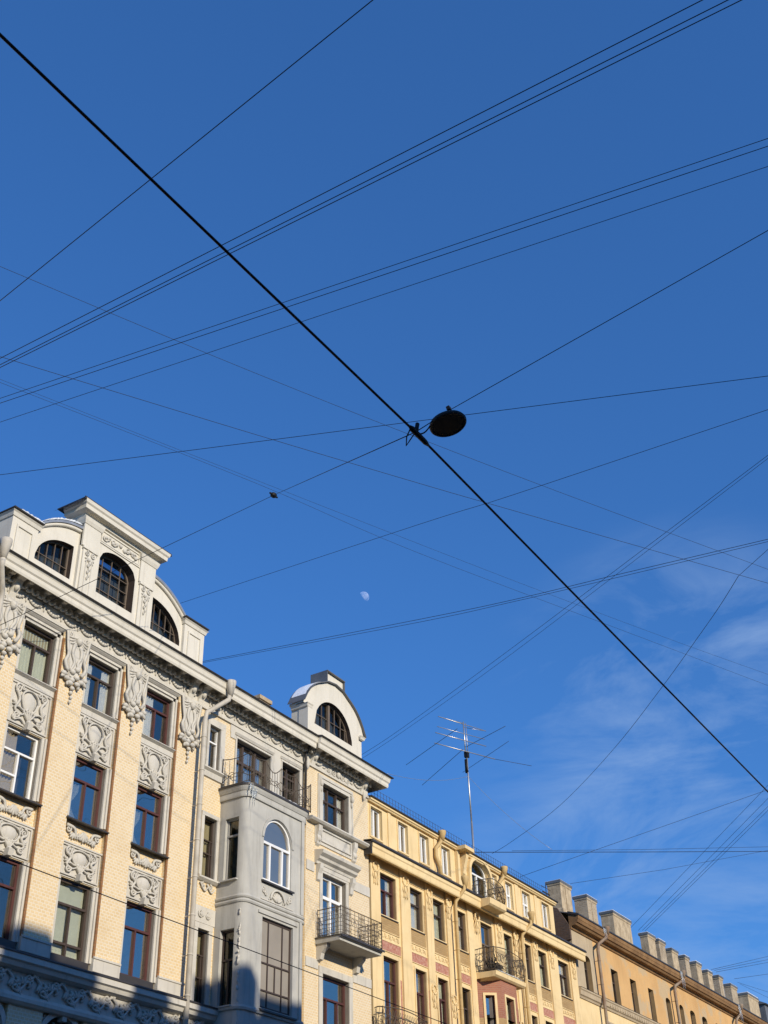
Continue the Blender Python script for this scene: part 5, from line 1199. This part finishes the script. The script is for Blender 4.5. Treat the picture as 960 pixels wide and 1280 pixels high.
# ================================================================== MOON
DM = 2400.0; mc = CAM+ray(454.5, 746.5)*DM; rm = DM*7.0/F
sun_dir = Vector((1, -.32, .38)).normalized()
view = (CAM-mc).normalized()
side = (RT*.80+UP*.60).normalized(); side = (side-view*side.dot(view)).normalized(); up2 = view.cross(side)
V = []; nl, nb_ = 14, 20                               # the sunlit half of the globe, as far as the day sky lets it be seen
for i in range(nb_+1):
    la = -pi/2+pi*i/nb_
    for j in range(nl+1):
        lo = radians(-8)+(pi/2+radians(8))*j/nl
        v = side*(cos(la)*sin(lo))+up2*sin(la)+view*(cos(la)*cos(lo)); V.append(mc+v*rm)
m = MB(); m.add([(v.x-FX, v.y, v.z) for v in V], [(i*(nl+1)+j, i*(nl+1)+j+1, (i+1)*(nl+1)+j+1, (i+1)*(nl+1)+j) for i in range(nb_) for j in range(nl)], True)
tag(m.build('moon', 'moon_rock'), 'pale daytime half moon in the blue sky above the roofs', 'moon')
# ================================================================== ICE, SNOW AND THINGS ON BALCONIES
def icicles(label, pts, seedv):
    m = MB(); random.seed(seedv)
    for p, y, h, l in pts: m.tube([(p, y, h), (p, y+random.uniform(-.02, .02), h-l*.45), (p, y, h-l)], [.03, .018, .003], 6)
    tag(m.build('icicle', 'ice'), label, 'icicles', 'icicles hanging from the eaves')
icicles('icicles hanging from the grey bay roof edge under the swooping railing', [(1.1, 26.72+.1*k, 15.42, .35+.3*(k in (1, 2))) for k in range(4)], 1)
icicles('icicles frozen on the gutter outlet in the middle of the orange eaves', [(.55, 65.2+.09*k, 17.7, .4+.5*(k % 2)) for k in range(6)], 2)
icicles('icicles frozen on the far gutter outlet near the last chimneys', [(.55, 74.9+.09*k, 17.7, .5+.5*(k % 2)) for k in range(6)], 3)
icicles('icicles on the first gutter outlet of the orange eaves, nearest the yellow house', [(.55, 54.9+.09*k, 17.65, .25+.25*(k % 2)) for k in range(5)], 4)
def snowbank(label, f, y0, y1, p0, p1, n=26, t=.1, sd=0):
    random.seed(sd); V = []; m = MB()
    for k in range(n+1):
        y = y0+(y1-y0)*k/n; h = f(y); e = t*(.55+.6*random.random())*(max(0, sin(pi*k/n))**.3+.02); w_ = .03*random.random()
        V += [(p0, y, h), (p1+w_, y, h-.0), (p1+w_+.015, y, h+e*.5), ((p0+p1)/2, y, h+e), (p0, y, h+e*.6)]
    m.add(V, [(5*k+i, 5*k+(i+1) % 5, 5*k+5+(i+1) % 5, 5*k+5+i) for k in range(n) for i in range(5)], False)
    m.add(V[:5], [(0, 1, 2, 3, 4)]); tag(m.build('snow_patch', 'snow'), label, 'snow', 'snow left on the roofs')
snowbank('snow lying along the left curved wing of the middle gable', lambda y: wing(y)+.085, 18.3, 19.7, -.5, .13, t=.10, sd=1)
snowbank('snow cap on the end pier left of the middle gable', lambda y: 20.315, 17.4, 18.28, -.7, .2, t=.08, sd=2)
snowbank('snow on the left shoulder of the half-round gable roof', lambda y: hh(y)+.037, 31.0, 32.2, -.6, -.02, t=.04, sd=3)
snowbank('snow on the grey bay roof inside the swooping railing', lambda y: 15.47, 27.0, 29.7, .6, 1.1, t=.06, sd=4)
snowbank('snow on the slab of the yellow polygon balcony', lambda y: 13.23, 42.5, 44.8, .4, .9, t=.05, sd=5)
snowbank('snow heap on the small balcony with the gridded railing', lambda y: 12.12, 31.7, 32.9, .5, 1.03, t=.16, sd=6)
m = MB(); random.seed(4)                               # dark clutter on the yellow balcony
for k in range(260):
    t = random.random(); y = 42.55+.75*t+random.uniform(-.08, .08); h = 13.27+random.random()**1.5*.52*(1-.5*t); p = random.uniform(.35, .8)
    leaf(m, p, y, h, random.uniform(.08, .2), .03, random.uniform(0, 2*pi), .03)
m.box(.35, .75, 42.6, 43.3, 13.25, 13.36)
tag(m.build('balcony_clutter', 'dark_metal'), 'dark bushy withered plant heaped on the yellow polygon balcony', 'plant')

# ================================================================== LIGHT, SKY, CAMERA
EL = math.asin(sun_dir.z); AZS = atan2(sun_dir.x, sun_dir.y)
wd = bpy.data.worlds.new('World'); SC.world = wd; wd.use_nodes = True; nt = wd.node_tree; L = nt.links.new
bg = nt.nodes['Background']; sky = N(nt, 'ShaderNodeTexSky'); sky.sky_type = 'NISHITA'; sky.sun_disc = False
sky.sun_elevation = EL; sky.sun_rotation = AZS; sky.air_density = 1.0; sky.dust_density = .0; sky.ozone_density = 3.0; sky.altitude = 0
hs = N(nt, 'ShaderNodeHueSaturation'); hs.inputs['Saturation'].default_value = 1.12; hs.inputs['Value'].default_value = 1.0; L(sky.outputs[0], hs.inputs['Color'])
tint = N(nt, 'ShaderNodeMix', data_type='RGBA', blend_type='MULTIPLY'); tint.inputs[0].default_value = 1; gm = N(nt, 'ShaderNodeGamma', Gamma=.65); L(hs.outputs[0], gm.inputs['Color']); L(gm.outputs[0], tint.inputs[6]); tint.inputs[7].default_value = (.70, 1.48, 2.69, 1)   # the deep blue of a cold clear day
# thin high cirrus, fixed to directions of the sky
tc = N(nt, 'ShaderNodeTexCoord')
def dotmask(d, lo, hi):
    vm = N(nt, 'ShaderNodeVectorMath', operation='DOT_PRODUCT'); L(tc.outputs['Generated'], vm.inputs[0]); vm.inputs[1].default_value = tuple(d)
    mr = N(nt, 'ShaderNodeMapRange'); mr.interpolation_type = 'SMOOTHSTEP'; mr.inputs['From Min'].default_value = lo; mr.inputs['From Max'].default_value = hi; L(vm.outputs['Value'], mr.inputs['Value']); return mr.outputs[0]
def dotv(d):
    vm = N(nt, 'ShaderNodeVectorMath', operation='DOT_PRODUCT'); L(tc.outputs['Generated'], vm.inputs[0]); vm.inputs[1].default_value = tuple(d); return vm.outputs['Value']
WIND = (RT*.93+UP*.30).normalized(); LIFT = (UP*.93-RT*.30).normalized()          # the wisps are drawn out along the wind
cbx = N(nt, 'ShaderNodeCombineXYZ'); L(dotv(WIND*1.5), cbx.inputs[0]); L(dotv(LIFT*4.2), cbx.inputs[1]); L(dotv(FW*1.5), cbx.inputs[2])
nz = N(nt, 'ShaderNodeTexNoise', Scale=3.6, Detail=10., Roughness=.62, Distortion=.55); L(cbx.outputs[0], nz.inputs['Vector'])
mr = N(nt, 'ShaderNodeMapRange'); mr.inputs['From Min'].default_value = .44; mr.inputs['From Max'].default_value = .80; L(nz.outputs['Fac'], mr.inputs['Value'])
c1 = dotmask(ray(880, 915), .982, .9995); c2_ = dotmask(ray(890, 1180), .970, .997); mxm = N(nt, 'ShaderNodeMath', operation='MAXIMUM'); L(c1, mxm.inputs[0]); L(c2_, mxm.inputs[1])
mm_ = N(nt, 'ShaderNodeMath', operation='MULTIPLY'); L(mr.outputs[0], mm_.inputs[0]); L(mxm.outputs[0], mm_.inputs[1])
m2_ = N(nt, 'ShaderNodeMath', operation='MULTIPLY'); L(mm_.outputs[0], m2_.inputs[0]); m2_.inputs[1].default_value = .66
mix = N(nt, 'ShaderNodeMix', data_type='RGBA'); L(m2_.outputs[0], mix.inputs[0]); L(tint.outputs[2], mix.inputs[6]); mix.inputs[7].default_value = (3.6, 5.2, 8.0, 1)
L(mix.outputs[2], bg.inputs['Color']); bg.inputs['Strength'].default_value = .10
sl = bpy.data.lights.new('sun', 'SUN'); sl.energy = 4.5; sl.angle = radians(.53); sl.color = (1, .895, .73)
so = bpy.data.objects.new('sun', sl); COL.objects.link(so); so.rotation_euler = sun_dir.to_track_quat('Z', 'Y').to_euler(); so.location = (30, -20, 40)
cam = bpy.data.cameras.new('camera'); co = bpy.data.objects.new('camera', cam); COL.objects.link(co)
cam.sensor_fit = 'HORIZONTAL'; cam.sensor_width = 36; cam.lens = F/960*36; cam.clip_start = .1; cam.clip_end = 6000
M_ = Matrix((RT, UP, -FW)).transposed().to_4x4(); M_.translation = CAM; co.matrix_world = M_
SC.camera = co
SC.view_settings.view_transform = 'Standard'; SC.view_settings.look = 'None'; SC.view_settings.exposure = 0.0; SC.view_settings.gamma = 1.0
SC.cycles.max_bounces = 8; SC.cycles.transparent_max_bounces = 12
